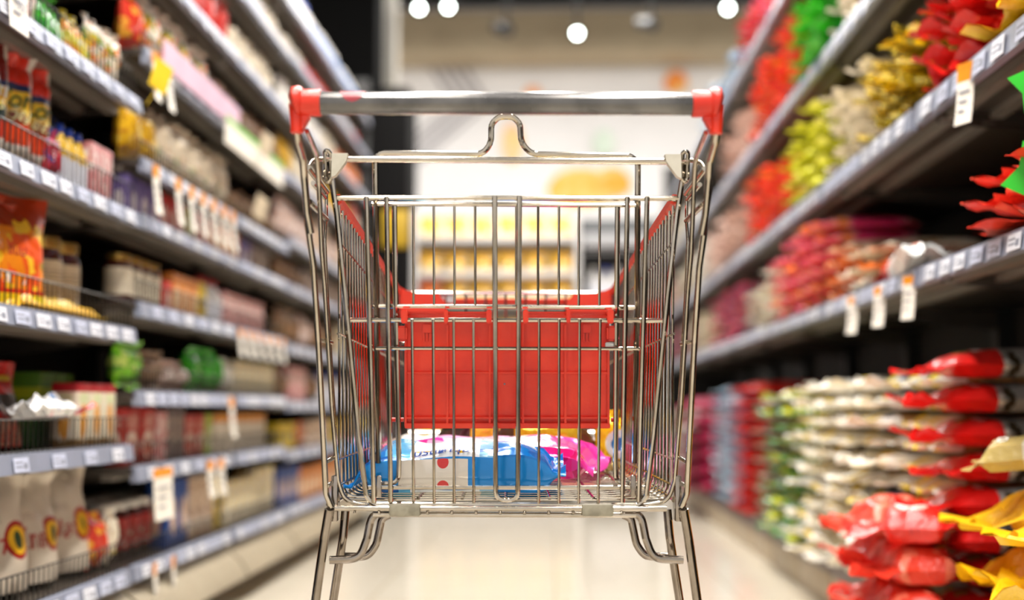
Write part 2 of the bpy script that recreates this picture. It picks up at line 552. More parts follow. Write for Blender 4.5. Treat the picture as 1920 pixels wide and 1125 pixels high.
def gondola(side, y0, y1, levels, xf, depth, height, label, base_lip='lip', kick='left', bare=()):
    """one bay of shelving. levels: (z, lip height, fence?, number of labels, full-depth?)"""
    yc, L = (y0 + y1) / 2, (y1 - y0)
    t = thing('shelving_unit', label, 'shelf unit', (-xf if side > 0 else xf, yc, 0), side * PI / 2, 'supermarket shelving bays')
    bm = bmesh.new(); box(bm, -L / 2, L / 2, depth + .02, depth + .05, .02, height); obj('back_panel', bm, M['back'], t)
    for s in (-1, 1):
        bm = bmesh.new(); box(bm, s * (L / 2 - .006) - .012, s * (L / 2 - .006) + .012, depth - .03, depth + .02, .02, height); obj('upright', bm, M['upright'], t)
    for i, (z, lh, fence, nl) in enumerate(levels):
        bm = bmesh.new()
        g = .006
        if i == 0:
            box(bm, -L / 2 + g, L / 2 - g, .012, depth, z - .05, z, bev=.002)
        else:
            box(bm, -L / 2 + g, L / 2 - g, .004, depth, z - .018, z, bev=.002)
            for q in (.12, .3): box(bm, -L / 2 + g, L / 2 - g, depth * q, depth * q + .03, z - .034, z - .018, 1)
        sh = obj('base_shelf' if i == 0 else 'shelf', bm, [M['shelf'], M['shelf_pale']], t)
        bm = bmesh.new()
        prism(bm, [(-.008, z - lh), (.012, z - lh), (.012, z + .003), (-.002, z + .003)], -L / 2 + g, L / 2 - g, 'x')
        obj('price_rail', bm, M[base_lip if i == 0 else 'lip'], sh)
        if i:
            for s in (-1, 1):
                bm = bmesh.new()
                prism(bm, [(.06, z - .019), (depth, z - .019), (depth, z - .08), (depth - .04, z - .08), (.06, z - .03)], s * (L / 2 - .012) - .002, s * (L / 2 - .012) + .002, 'x')
                obj('bracket', bm, M['shelf'], sh)
        if fence:
            bm = bmesh.new(); fh = fence; fx = .012
            n = int(L / .026)
            for k in range(n + 1):
                x = -L / 2 + .012 + k * (L - .024) / n
                box(bm, x - .0014, x + .0014, fx - .0012, fx + .0012, z + .003, z + fh)
            for zz in (z + .006, z + fh): tube(bm, [(-L / 2 + .01, fx, zz), (L / 2 - .01, fx, zz)], .002, 6)
            obj('wire_fence', bm, M['fence'], sh, smooth=False)
        if nl:
            rnd = random.Random(int(z * 1000 + y0 * 77))
            for k in range(nl):
                x = -L / 2 + .05 + (k + .5) * (L - .08) / nl + rnd.uniform(-.008, .008)
                wd = (L - .08) / nl * rnd.choice((.62, .8, .9))
                o = link('price_label', label_mesh(round(min(wd, .075), 2), lh * .8, rnd.random() < .35), sh, (x, -.0078, z - lh * .5))
                o.rotation_euler = (-math.atan2(.006, lh), 0, 0)
    # kick plate
    z0 = levels[0][0]
    bm = bmesh.new()
    if kick == 'left':
        prism(bm, [(.02, z0 - .05), (-.035, z0 - .1), (-.06, z0 - .145), (-.03, z0 - .145), (.06, .02), (.06, 0), (.1, 0), (.1, z0 - .05)], -L / 2, L / 2, 'x', 0)
        obj('kick_plate', bm, M['kick_left'], t)
    else:
        n = 2
        for k in range(n):
            box(bm, -L / 2 + k * L / n + .005, -L / 2 + (k + 1) * L / n - .005, .0, .03, 0, z0 - .035, bev=.003)
        obj('kick_plate', bm, M['kick_tile'], t)
        bm = bmesh.new(); box(bm, -L / 2, L / 2, .032, .06, 0, z0 - .05); obj('plinth', bm, M['upright'], t)
    return t


XL, XR = 1.05, .86
DL, DR = .47, .56
LV0 = [(.222, .035, .07, 9), (.527, .036, .07, 5), (.814, .034, .07, 9), (1.107, .034, .07, 9), (1.396, .034, .07, 9), (1.70, .034, 0, 8), (2.0, .034, 0, 6), (2.27, .034, 0, 0)]
LV1 = [(.224, .035, .06, 9), (.47, .036, .06, 6), (.661, .036, .06, 9), (.886, .036, .06, 6), (1.111, .034, 0, 9), (1.257, .034, .05, 7), (1.544, .04, .05, 7), (1.793, .034, 0, 7), (2.03, .034, 0, 6), (2.245, .034, 0, 5)]
LV3 = [(.226, .035, 0, 7), (.45, .036, 0, 5), (.645, .036, 0, 5), (.87, .036, 0, 5), (1.11, .034, 0, 5), (1.30, .034, 0, 5), (1.55, .034, 0, 5), (1.80, .034, 0, 5), (2.04, .034, 0, 5), (2.25, .034, 0, 4)]
BN = ['nearest', 'second', 'third', 'fourth', 'fifth', 'sixth', 'seventh', 'eighth']
LB = [(2.16, 3.17, LV0), (3.19, 4.16, LV1), (4.18, 4.98, LV1), (5.0, 5.95, LV3), (5.97, 7.15, LV3)]
for i, (a, b_) in enumerate(((.62, 2.14),)):  # unseen empty bays, added as dark flanks for the chrome to reflect
    gondola(1, a, b_, [(z, lh, 0, 0) for z, lh, f_, n_ in LV0], XL, DL, 2.45, 'unseen left shelving bay before the nearest, added for dark chrome reflections')
    gondola(-1, a, min(b_, 1.96), [(z, .04, 0, 0) for z in (.14, .947, 1.333, 1.75, 2.18)], XR, DR, 2.55, 'unseen right shelving bay before the nearest, added for dark chrome reflections', base_lip='lip_brown', kick='tile')
for i, (a, b_, lv) in enumerate(LB):
    gondola(1, a, b_, lv, XL, DL, 2.45, f'{BN[i]} bay of dark shelving along the left of the aisle')
RV = [(.14, .035, 0, 0), (.947, .04, 0, 9), (1.333, .048, 0, 8), (1.75, .045, 0, 7), (2.18, .04, 0, 6)]
RB = [(1.98, 3.02), (3.05, 4.08), (4.1, 5.13), (5.15, 6.18), (6.2, 7.23), (7.25, 8.3), (8.32, 9.35), (9.37, 10.4)]
for i, (a, b_) in enumerate(RB):
    gondola(-1, a, b_, RV, XR, DR, 2.55, f'{BN[i]} bay of dark shelving along the right of the aisle', base_lip='lip_brown', kick='tile')

# aisle end panel and the black column beyond the left shelves
bm = bmesh.new(); box(bm, -1.62, -1.06, 7.17, 7.2, 0, 2.5, bev=.004)
tag(obj('end_panel', bm, M['upright']), 'black end panel closing the far end of the left shelving', 'panel')
bm = bmesh.new(); box(bm, .9, 1.47, 10.42, 10.45, 0, 2.6, bev=.004)
tag(obj('end_panel', bm, M['upright']), 'black end panel closing the far end of the right shelving', 'panel')
bm = bmesh.new(); box(bm, -1.95, -1.30, 9.2, 9.6, 0, 4.79)
tag(obj('trim_column', bm, mat('black_column', '#060606', .95, spec=.15, var=('#070706', 3))), kind='structure')
t = thing('display_cabinet', 'tall black display cabinet with yellow header beyond the left shelves', 'cabinet', (-1.07, 8.3, 0))
bm = bmesh.new(); box(bm, -.16, .115, 0, .5, 0, 2.74, bev=.004); obj('body', bm, mat('cabinet_black', '#0b0a0a', .9, spec=.2, var=('#090808', 3)), t)
bm = bmesh.new(); box(bm, -.05, .12, -.02, -.001, 1.67, 1.92, bev=.003); obj('sign_panel', bm, mat('cabinet_yellow', '#c9a514', .5, var=('#b8940e', 5)), t)
bm = bmesh.new(); box(bm, -.14, .12, -.02, -.001, .3, 1.2); obj('door', bm, mat('cabinet_door', '#26231f', .25, var=('#201d1a', 3)), t)

# ------------------------------------------------------------------ pack designs
P = printed
D = {}
D['corn'] = P('corn_pack_print', '#e9b62c', bands=[(0, .14, '#ded8cc'), (.14, .4, '#e2481c'), (.72, .8, '#28325a'), (.8, 1.1, '#d8301a')], ell=[(.5, .42, .3, .07, '#8a3a1c')],
              rects=[(.0, .12, -1, 2, '#cfc4b4'), (.88, 1, -1, 2, '#cfc4b4')], mott=[('#f0d040', 7, .55, .42, .7)])
D['cornb'] = P('dark_corn_pack_print', '#dfa528', bands=[(0, .12, '#ded8cc'), (.12, .3, '#c8341a'), (.3, .46, '#1e3a3a'), (.66, .72, '#28325a'), (.72, 1.1, '#7c1c10')], rects=[(.0, .1, -1, 2, '#c9beae'), (.9, 1, -1, 2, '#c9beae')], mott=[('#f4e04a', 6, .56, .44, .66)])
D['orange'] = P('orange_snack_print', '#f08a14', bands=[(.78, 1.1, '#a8320c'), (0, .16, '#e8d020'), (.16, .2, '#d83018')], mott=[('#f5e9d8', 3.2, .55, .25, .8), ('#e8561a', 4, .56, .2, .85), ('#f8c32a', 4.5, .58, .2, .95), ('#6f8a1c', 5, .66, .1, .6)])
D['yellowlime'] = P('yellow_green_print', '#e6d21e', mott=[('#f29a1a', 3, .52, 0, 1), ('#4f8a2a', 4, .62, .3, 1), ('#f3f0e0', 6, .66, .2, .9)])
D['yellow'] = P('yellow_plastic_print', '#f2b90c', mott=[('#f6c82a', 2, .5, -1, 2), ('#eedc9a', 2.5, .68, .3, 1)], rough=.35)
D['green'] = P('green_plastic_print', '#3cb428', mott=[('#1f8a2a', 4, .55, 0, 1), ('#d8ecc8', 6, .66, .2, .8)], rough=.22)
D['lime'] = P('lime_pack_print', '#7ac824', mott=[('#c8e070', 4, .55, .2, .9), ('#2e8a2e', 5, .62, 0, 1)])
D['silverred'] = P('grey_bag_red_end_print', '#8d8b88', bands=[(-.5, .3, '#dc1f1c')], mott=[('#3a3020', 6, .60, .34, 1), ('#d8d4cc', 5, .68, .3, .6)], ell=[(.45, .14, .1, .05, '#8e7a3a')], rects=[(.35, .7, .2, .25, '#f0d8d4')], rough=.25)
D['whitered'] = P('white_bag_red_end_print', '#d9dad8', bands=[(-.5, .34, '#e02622')], ell=[(.45, .17, .12, .05, '#8e7a3a')], rects=[(.3, .7, .24, .3, '#f4e4e0'), (.3, .72, .5, .56, '#6b6c6e')], mott=[('#e8a090', 3, .68, .55, .9)], rough=.25)
D['redwhite'] = P('red_flour_print', '#e22a20', mott=[('#f0b8ac', 2.5, .62, 0, 1), ('#c81a18', 4, .6, 0, 1)], ell=[(.5, .35, .3, .14, '#efe8e0')], rough=.28)
D['red'] = P('red_plastic_print', '#d3211c', mott=[('#e8483c', 4, .52, 0, 1), ('#8e1212', 5, .66, 0, 1), ('#e8d0c4', 7, .72, 0, 1)], rough=.26)
D['redglow'] = P('salmon_red_print', '#e8402c', mott=[('#f08066', 3, .55, -1, 2), ('#c62218', 4, .64, -1, 2)], rough=.3)
D['gold'] = P('gold_foil_print', '#d8b81c', mott=[('#f2e88a', 4, .55, -1, 2), ('#8a6a10', 5, .62, -1, 2)], metal=.75, rough=.2, bump=(36, .7))
D['limegold'] = P('yellow_green_foil_print', '#cfd020', mott=[('#f0ec70', 4, .55, -1, 2), ('#7a8a1c', 5, .64, -1, 2), ('#f4f0e4', 5, .68, -1, 2)], metal=.25, rough=.25)
D['beige'] = P('beige_pack_print', '#e8dcc2', mott=[('#efe8da', 4, .55, -1, 2), ('#b08a5a', 5, .64, 0, 1)], rough=.35)
D['cream'] = P('cream_noodle_print', '#efe3c8', mott=[('#f3efe4', 5, .52, -1, 2), ('#c89a4a', 6, .62, 0, 1)], rects=[(.3, .7, .05, .16, '#e8c838')], rough=.3)
D['whiteblue'] = P('white_noodle_print', '#f6f4ee', bands=[(.25, 1.2, '#b48a54')], rects=[(.2, .6, -.2, .1, '#e8c82a'), (.55, .85, .1, .2, '#2a5290')], mott=[('#c8a878', 7, .62, -.2, 1.2)], rough=.25)
D['brownrow'] = P('brown_pasta_print', '#a87a44', bands=[(-.5, .2, '#efe9dc')], rects=[(.3, .7, -.4, .1, '#f0d23a')], mott=[('#7a5830', 7, .58, .2, 1), ('#c8984c', 5, .62, .2, 1)], rough=.3)
D['greenyellow'] = P('green_yellow_noodle_print', '#d6cfa2', bands=[(-.5, .06, '#2c8a4c')], mott=[('#e8d829', 5, .55, -.3, .8), ('#1f7a44', 6, .58, -.3, 1), ('#f0f0e0', 5, .64, -.3, 1)], rough=.22)
D['greybrown'] = P('grey_brown_print', '#8a7f6a', mott=[('#b8ae98', 5, .55, -1, 2), ('#4e4a38', 5, .6, -1, 2)], rough=.3)
D['bluewhite'] = P('blue_white_print', '#8fb4cf', mott=[('#e8ecf0', 4, .52, -1, 2), ('#2a7ab4', 5, .6, -1, 2)], rough=.3)
D['pink'] = P('pink_pack_print', '#e83c78', mott=[('#f5a8b4', 4, .55, -1, 2), ('#f08a3c', 5, .62, -1, 2), ('#c81a50', 5, .64, -1, 2)], rough=.25)
D['orangebag'] = P('orange_pack_print', '#ee7a30', mott=[('#f5c8a0', 4, .56, -1, 2), ('#d84a1c', 5, .6, -1, 2), ('#f0d040', 6, .66, -1, 2)], rough=.25)
D['redorange'] = P('red_orange_print', '#e2402a', mott=[('#f0a838', 3.5, .56, -1, 2), ('#c81c1c', 5, .6, -1, 2)], rough=.25)
D['redblue'] = P('red_blue_print', '#cf2c44', mott=[('#3a4a9a', 3.5, .55, -1, 2), ('#e8c8d0', 5, .62, -1, 2)], rough=.3)
D['maroon'] = P('maroon_print', '#a01c44', mott=[('#7e1434', 4, .55, -1, 2)], rough=.4)
D['white'] = P('white_pack_print', '#f6f2ea', mott=[('#d8c8b4', 4, .58, 0, 1), ('#c8d8b8', 6, .68, 0, 1)], rough=.3)
D['flour'] = P('flour_sack_print', '#d8cbb8', rough=.28, ell=[(.72, .52, .2, .17, '#a82018'), (.72, .52, .15, .125, '#efb91c'), (.72, .52, .06, .08, '#2c4a2c')], bump=(14, .3), stripes=[(.1, .5, .68, .74, 40, '#a08a78')])
D['flourb'] = P('folded_sack_print', '#cfc2ae', rough=.28, ell=[(.55, .68, .3, .2, '#8e1c14'), (.55, .68, .2, .14, '#e8b41a'), (.55, .68, .08, .08, '#2c4a2c')], bump=(14, .4))
D['offbag'] = P('red_noodle_bag_print', '#c02018', rects=[(.15, .85, .5, .72, '#2a2622'), (.2, .8, .88, .95, '#c8b030')], stripes=[(.1, .9, .08, .42, 36, '#e8d8b8')], mott=[('#8e1410', 4, .6, 0, .5)])
D['greybag'] = P('grey_bag_print', '#9a8f80', mott=[('#b4aa9a', 3, .55, 0, 1)], rough=.35)
D['brown'] = P('brown_pack_print', '#8a6848', mott=[('#b89878', 4, .55, 0, 1), ('#e0b0a0', 5, .66, 0, 1)], rough=.3)
D['pinkwhite'] = P('pale_pink_pack_print', '#dcbcae', mott=[('#efe4dc', 4, .55, 0, 1), ('#b04a40', 6, .66, 0, 1)], rough=.3)
D['darkred'] = P('dark_red_print', '#6e1512', mott=[('#8e2018', 3, .55, 0, 1)], rough=.35)
D['fruitbag'] = P('fruit_snack_print', '#f0e6d4', mott=[('#ee7c28', 3, .52, 0, 1), ('#5aa02c', 4.5, .62, 0, 1), ('#f0c62c', 5, .62, 0, 1)], rough=.25)
D['beigesnack'] = P('beige_snack_print', '#cbbba2', mott=[('#7a9a48', 5, .62, .2, .7), ('#e8d8be', 4, .56, 0, 1), ('#e8a040', 6, .66, 0, .5)], rough=.3)
D['yellowsnack'] = P('yellow_snack_print', '#e2b020', mott=[('#b87a18', 5, .6, 0, .8), ('#f0dc70', 4, .6, 0, 1)], rough=.28)
NB = None
box_bump = (60, .05)
D['b_olive'] = P('olive_carton_print', '#7e8a2c', bands=[(.9, 1.1, '#223a6a')], mott=[('#99a244', 3, .55, 0, .9)], bump=box_bump, rough=.5)
D['b_green'] = P('green_carton_print', '#2c6e28', bands=[(.45, .8, '#b8c41c'), (.62, .65, '#2c6e28'), (.8, 1.1, '#5a8a20')], stripes=[(.15, .85, .05, .35, 30, '#8ab060')], bump=box_bump, rough=.45)
D['b_white'] = P('white_red_carton_print', '#ece2c8', bands=[(.86, 1.1, '#b01c24'), (0, .14, '#8a6a3a')], ell=[(.5, .42, .22, .28, '#f0a63c'), (.5, .76, .34, .09, '#dbe0b0')], mott=[('#f4eedc', 5, .6, .1, .8)], bump=box_bump, rough=.45)
D['b_purple'] = P('purple_carton_print', '#6a5a9c', ell=[(.5, .36, .26, .26, '#e8e0e4')], mott=[('#8a7ab4', 4, .55, 0, 1)], bump=box_bump, rough=.4)
D['b_red'] = P('red_carton_print', '#d03028', ell=[(.5, .4, .26, .3, '#f0d8c8')], bump=box_bump, rough=.4)
D['b_lime'] = P('lime_carton_print', '#a8c43c', ell=[(.5, .4, .26, .3, '#e8ecc8')], bump=box_bump, rough=.4)
D['b_orange'] = P('orange_carton_print', '#ec8a34', ell=[(.5, .4, .28, .3, '#f6dcb8')], mott=[('#f0a858', 4, .56, 0, 1)], bump=box_bump, rough=.4)
D['b_yellow'] = P('yellow_carton_print', '#e4c41c', ell=[(.5, .5, .25, .2, '#3a4a5a')], bump=box_bump, rough=.4)
D['b_blue'] = P('blue_carton_print', '#1c4c9c', ell=[(.6, .45, .3, .28, '#e8c8b0')], bump=box_bump, rough=.4)
D['b_biscuit'] = P('biscuit_carton_print', '#d8b898', mott=[('#8a5a34', 4, .56, .1, .8), ('#f0e6d8', 3, .6, 0, 1)], bump=box_bump, rough=.4)
D['b_cakered'] = P('red_cake_mix_print', '#b8281c', bands=[(.0, .2, '#8a1c14')], ell=[(.5, .36, .36, .24, '#e8d4c4'), (.5, .3, .22, .16, '#c04a28')], stripes=[(.15, .85, .66, .86, 24, '#f0dcc8')], bump=box_bump, rough=.4)
D['b_beige'] = P('beige_carton_orange_top_print', '#dcd0bc', bands=[(.78, 1.1, '#d88a24')], mott=[('#b8a890', 5, .6, 0, .75)], bump=box_bump, rough=.45)
D['b_cream'] = P('cream_carton_print', '#e8dfc6', mott=[('#e8c85a', 4, .6, 0, 1), ('#c8b898', 5, .62, 0, 1)], bump=box_bump, rough=.45)
D['b_violet'] = P('brown_violet_carton_print', '#6a5a58', mott=[('#c8b09c', 4, .55, .2, .8)], bump=box_bump, rough=.4)
D['b_pink'] = P('pink_carton_print', '#d88a8a', mott=[('#efe0d8', 4, .55, 0, 1)], bump=box_bump, rough=.4)
D['glass_red'] = mat('dark_red_sauce', '#4a0f0a', .08, coat=.8, var=('#38100a', 8))
D['glass_brown'] = mat('brown_sauce', '#2a1610', .08, coat=.8, var=('#20120c', 8))
D['jar_label'] = P('cream_jar_label_print', '#d8ccb4', stripes=[(0, 1, .2, .8, 12, '#8a7a64')], bump=None, rough=.5)
D['jar_label_red'] = P('red_jar_label_print', '#b01c1c', mott=[('#1f4a34', 5, .56, .2, .8), ('#efe4d4', 6, .66, .1, .9)], bump=None, rough=.5)
D['lid_gold'] = mat('gold_lid', '#a98c4a', .3, .8, var=('#9a7e40', 30))
D['lid_red'] = mat('red_lid', '#a81c1c', .35, var=('#9a1818', 30))
D['lid_white'] = mat('white_lid', '#e2dcd2', .4, var=('#d8d2c8', 30))
D['lid_blue'] = mat('blue_cap', '#1f46b4', .35, var=('#1a3ea6', 30))
D['bot_yellow'] = mat('yellow_bottle', '#e4b81e', .3, coat=.3, var=('#d8a818', 12))
D['bot_white'] = mat('white_bottle', '#e6e4e2', .3, coat=.3, var=('#dad8d6', 12))
D['bot_blue'] = mat('blue_bottle', '#3a78b8', .3, coat=.3, var=('#2e6cac', 12))
D['bot_clear'] = mat('pale_oil_bottle', '#d8d09a', .12, coat=.5, var=('#ccc48c', 12))


def jar_meshes(key, r, h, glass, lab, lid, neck=.85, l0=.18, l1=.72):
    k = ('jar', key)
    if k in CACHE: return CACHE[k]
    bm = bmesh.new()
    lathe(bm, [(r * .9, 0), (r, h * .04), (r, h * .76), (r * neck, h * .84), (r * neck * .98, h * .87)], 20)
    body = mesh_of(bm, D[glass], True, 'jar')
    bm = bmesh.new()
    lathe(bm, [(r * 1.012, h * l0), (r * 1.012, h * l1)], 24)
    uvl = bm.loops.layers.uv.new('UVMap')
    for f in bm.faces:
        for lp in f.loops:
            c = lp.vert.co
            lp[uvl].uv = ((math.atan2(c.y, c.x) / (2 * PI)) % 1 * 3 % 1, (c.z - h * l0) / (h * (l1 - l0)))
    for f in [f for f in bm.faces if len(f.verts) > 4]: bm.faces.remove(f)
    lb = mesh_of(bm, D[lab], True, 'paper_label')
    bm = bmesh.new()
    lathe(bm, [(r * neck * 1.03, h * .86), (r * neck * 1.06, h * .87), (r * neck * 1.06, h * .985), (r * neck * .98, h)], 20)
    ld = mesh_of(bm, D[lid], True, 'lid')
    CACHE[k] = (body, (('paper_label', lb), ('lid', ld)))
    return CACHE[k]


def bottle_meshes(key, r, h, body_m, cap_m):
    k = ('bottle', key)
    if k in CACHE: return CACHE[k]
    bm = bmesh.new()
    lathe(bm, [(r * .9, 0), (r, h * .03), (r, h * .58), (r * .92, h * .66), (r * .42, h * .82), (r * .36, h * .88)], 16)
    b0 = mesh_of(bm, D[body_m], True, 'bottle')
    bm = bmesh.new(); lathe(bm, [(r * .42, h * .87), (r * .44, h * .88), (r * .42, h * .98), (r * .34, h)], 14)
    c0 = mesh_of(bm, D[cap_m], True, 'cap')
    bm = bmesh.new(); lathe(bm, [(r * 1.01, h * .15), (r * 1.01, h * .5)], 16)
    for f in [f for f in bm.faces if len(f.verts) > 4]: bm.faces.remove(f)
    l0 = mesh_of(bm, M['label'], True, 'paper_label')
    CACHE[k] = (b0, (('cap', c0), ('paper_label', l0)))
    return CACHE[k]


def boxme(key, w_, d, h, m):
    k = ('box', key, round(w_, 3), round(d, 3), round(h, 3))
    if k not in CACHE:
        CACHE[k] = mesh_of(packbox(w_, d, h), D[m], True, 'carton')
    return CACHE[k]


def row(side, where, z, y0, items, setback=.04, gap=.004):
    """items in order from the near end: (count, type, design, width, depth, height, colour words, noun[, extra setback])"""
    y = y0
    X0 = XL if side > 0 else XR
    for it in items:
        n, typ, des, w_, d, h, desc, noun = it[:8]
        sb = setback + (it[8] if len(it) > 8 else 0)
        cat = noun.split()[-1]
        nm = noun.replace(' ', '_')
        for k in range(n):
            yc = y + w_ / 2
            y += w_ + gap
            x = X0 + sb
            sx = -1 if side > 0 else 1
            if typ == 'box':
                place(nm, boxme(des, w_, d, h * 1.0, des), sx * x, yc, z + .001, side, desc, where, cat, jit=.03)
            elif typ in ('sack', 'pouch'):
                v = random.randint(0, 3)
                kw = dict(w=w_, l=h - (.02 if typ == 'sack' else .055), t=d * .92, kind='sack' if typ == 'sack' else 'pillow', pose='stand', flap=.02)
                me = bagme(typ + des + f'{w_:.3f}{h:.3f}', D[des], v, **kw)
                zz = z + .001 + (.029 if typ == 'pouch' else 0)
                place(nm, me, sx * (x + d / 2), yc, zz, side, desc, where, cat, jit=.1, tilt=0)
            elif typ == 'jar':
                b0, pr = jar_meshes(des[0] + des[1] + des[2] + f'{w_}{h}', w_ / 2 - .002, h, *des)
                place(nm, b0, sx * (x + w_ / 2), yc, z + .001, side, desc, where, cat, parts=pr)
            elif typ == 'bottle':
                b0, pr = bottle_meshes(des[0] + des[1] + f'{w_}{h}', w_ / 2 - .002, h, *des)
                place(nm, b0, sx * (x + w_ / 2), yc, z + .001, side, desc, where, cat, parts=pr)
            elif typ == 'lay':
                v = random.randint(0, 3)
                me = bagme('lay' + des + f'{w_:.3f}{d:.3f}{h:.3f}', D[des], v, w=w_, l=d, t=h, kind='pillow', pose='lie', flap=.02, flare=.035)
                place(nm, me, sx * (x + .03), yc, z + .003, side, desc, where, cat, jit=.1)
    return y


def pile(where, z, y0, y1, wd, th, layers, des, desc, noun, length=.32, flare=.05, jit=.08, x0=.0, spread=.012, top_jit=True, flap=.02, drop=0):
    """flat bags stacked on the right shelves, their ends towards the aisle"""
    n = max(1, round((y1 - y0) / wd))
    stp = (y1 - y0) / n
    nm = noun.replace(' ', '_')
    cat = noun.split()[-1]
    for i in range(n):
        L_ = layers - (random.random() < .35 and top_jit and layers > 2)
        for j in range(L_):
            ds = des if isinstance(des, str) else random.choice(des)
            v = random.randint(0, 4)
            me = bagme('pile' + ds + f'{wd:.3f}{th:.3f}{length:.2f}{flare:.2f}', D[ds], v, w=stp * .97, l=length, t=(th - .009) / .9, kind='pillow', pose='lie', flap=flap, flare=flare, wr=.005)
            lay = ['bottom', 'second', 'third', 'fourth', 'fifth', 'sixth', 'seventh', 'eighth', 'ninth', 'tenth', 'eleventh', 'twelfth', 'thirteenth'][j] + ' layer'
            if j == L_ - 1 and L_ > 1: lay = 'topmost layer' if not top_jit else lay
            st = '' if n == 1 else ', ' + ORD[i] + ' stack'
            place(nm, me, XR + flare + .012 + x0 + random.uniform(-spread, spread), y0 + (i + .5) * stp, z + .006 + j * th, -1,
                  f'{desc}, {lay}{st}', where, cat, group=f'{desc} {where}'[:60], jit=jit)


def hang_tag(side, Y, Z, wd, h, orange=.25, tilt=.0, lean=.25, label='', name='price_tag', X=None, text=None):
    bm = bmesh.new()
    n = 6
    for a0, a1, mi in ((0, orange, 1), (orange, 1, 0)):
        for k in range(n):
            s0 = a0 + (a1 - a0) * k / n; s1 = a0 + (a1 - a0) * (k + 1) / n
            f = lambda s: (-.004 - lean * s * s * h, -s * h)
            (ya, za), (yb, zb) = f(s0), f(s1)
            q = [bm.verts.new(v) for v in ((-wd / 2, ya, za), (-wd / 2, yb, zb), (wd / 2, yb, zb), (wd / 2, ya, za))]
            r = [bm.verts.new(v.co + Vector((0, .0012, 0))) for v in q]
            bm.faces.new(q).material_index = mi; bm.faces.new(r[::-1]).material_index = mi
            for i in range(4): bm.faces.new((q[i], r[i], r[(i + 1) % 4], q[(i + 1) % 4])).material_index = mi
    bmesh.ops.remove_doubles(bm, verts=bm.verts, dist=1e-5)
    for r_ in range(3):
        s = orange + (1 - orange) * (.25 + .22 * r_)
        y_ = -.0045 - lean * s * s * h - .001
        box(bm, -wd * .32, wd * (.3 - .12 * r_), y_ - .0006, y_, -s * h - h * .018, -s * h + h * .018, 2)
    X = X if X is not None else (-(XL - .008) if side > 0 else XR - .008)
    o = obj(name, bm, [M['tag_white'], M['tag_orange'], M['ink']], None, (X, Y, Z), (0, 0, side * PI / 2 + tilt), smooth=False)
    tag(o, label, 'price tag', 'paper price tags hanging from the shelf edges')
    if text:
        me = textmesh(text, wd * .3, M['ink'], lambda a, b_: Vector((a, -.0048 - lean * .4 * h * .6 - .004, b_ - h * .6)))
        link('price_lettering', me, o)
    return o
random.seed(7)
# ------------------------------------------------------------------ LEFT, nearest bay
w0 = '{} shelf of near left bay'
# flour sacks with a round emblem and lettering
W = w0.format('bottom')


# pt(...,side) builds with -side in 'stand' pose; side=-1*-1 -> use helper below
def stand_text(pt, wdt, hgt, u0, s0):
    def fn(a, b_):
        p = pt(min(.95, max(-.95, u0 + a / (wdt / 2))), min(.98, max(.02, s0 + b_ / hgt)), -1)
        return Vector((p.x, p.y - .0018, p.z))
    return fn


def text_bag(name, des, seed, loc, wdt, hgt, thk, texts, desc, where, cat, kind='pillow', side=1, rz=0, jit=0, flap=.025, group=None, tilt=0):
    bm, pt = bagmesh(wdt, hgt, thk, kind=kind, pose='stand', seed=seed, flap=flap, wr=.007)
    me = mesh_of(bm, D[des], True, name)
    parts = [('lettering', textmesh(bd, sz, tm, stand_text(pt, wdt, hgt, u0, s0), .2)) for bd, tm, sz, u0, s0 in texts]
    return place(name, me, *loc, side, desc, where, cat, jit=jit, parts=parts, rz=rz, group=group, tilt=tilt)


yy = 2.36
for k in range(4):
    text_bag('flour_sack', 'flour', 20 + k, (-(XL + .03 + .105), yy + .1, .226), .2, .222 + .01 * (k % 2), .13,
             [('ไทย' if k % 2 == 0 else 'ปลา', M['red_text'], .055, -.35, .48)], 'cream flour sack with round emblem', W, 'sack', kind='sack', rz=(-.3, -.42, -.25, -.35)[k])
    yy += .187
for k, (y_, z_) in enumerate(((2.5, .226), (2.78, .226))):
    bm, pt = bagmesh(.21, .23, .12, kind='sack', pose='stand', seed=31 + k, wr=.012)
    place('flour_sack', mesh_of(bm, D['flourb'], True, 'sack'), -(XL + .27), y_, z_, 1, 'cream flour sack of the rear rank', W, 'sack', rz=.25)
W = w0.format('second lowest')
row(1, W, .527, 2.45, [(1, 'sack', 'greybag', .14, .12, .2, 'plain grey-brown paper bag', 'bag', .04), (1, 'sack', 'offbag', .16, .09, .19, 'red bag with a black printed panel', 'noodle bag', .05)])
row(1, W, .527, 2.93, [(2, 'box', 'b_green', .1, .09, .175, 'green and yellow carton', 'tea carton', .1)])
row(1, W, .527, 2.9, [(3, 'box', 'b_white', .083, .06, .15, 'slim white carton with red top', 'juice carton', .0)])
row(1, W, .527, 2.36, [(4, 'box', 'b_olive', .11, .08, .2, 'dim olive carton standing at the back', 'carton', .27), (1, 'box', 'b_yellow', .1, .08, .205, 'yellow carton standing at the back', 'carton', .26), (1, 'pouch', 'lime', .11, .05, .2, 'lime green pouch standing at the back', 'pouch', .26)])
bm, pt = bagmesh(.09, .2, .045, kind='pillow', pose='lie', seed=41, wr=.012, flap=.03, flare=.05)
o = place('snack_bag', mesh_of(bm, printed('white_blue_bag_print', '#ebe9e8', bands=[(-.5, .08, '#d8203a')], mott=[('#2a6ab0', 4, .62, .3, .8), ('#4a9a3a', 5, .66, .3, .8), ('#f4c8cc', 4, .66, 0, 1)], rough=.2), True, 'bag'),
          -(XL + .045), 2.84, .603, 1, 'small crumpled white bag with blue print lying on the wire fence', 'second lowest left shelf', 'bag')
o.rotation_euler = (0.0, .12, PI)
o.location = (-(XL + .03), 2.8, .598)
W = w0.format('middle')
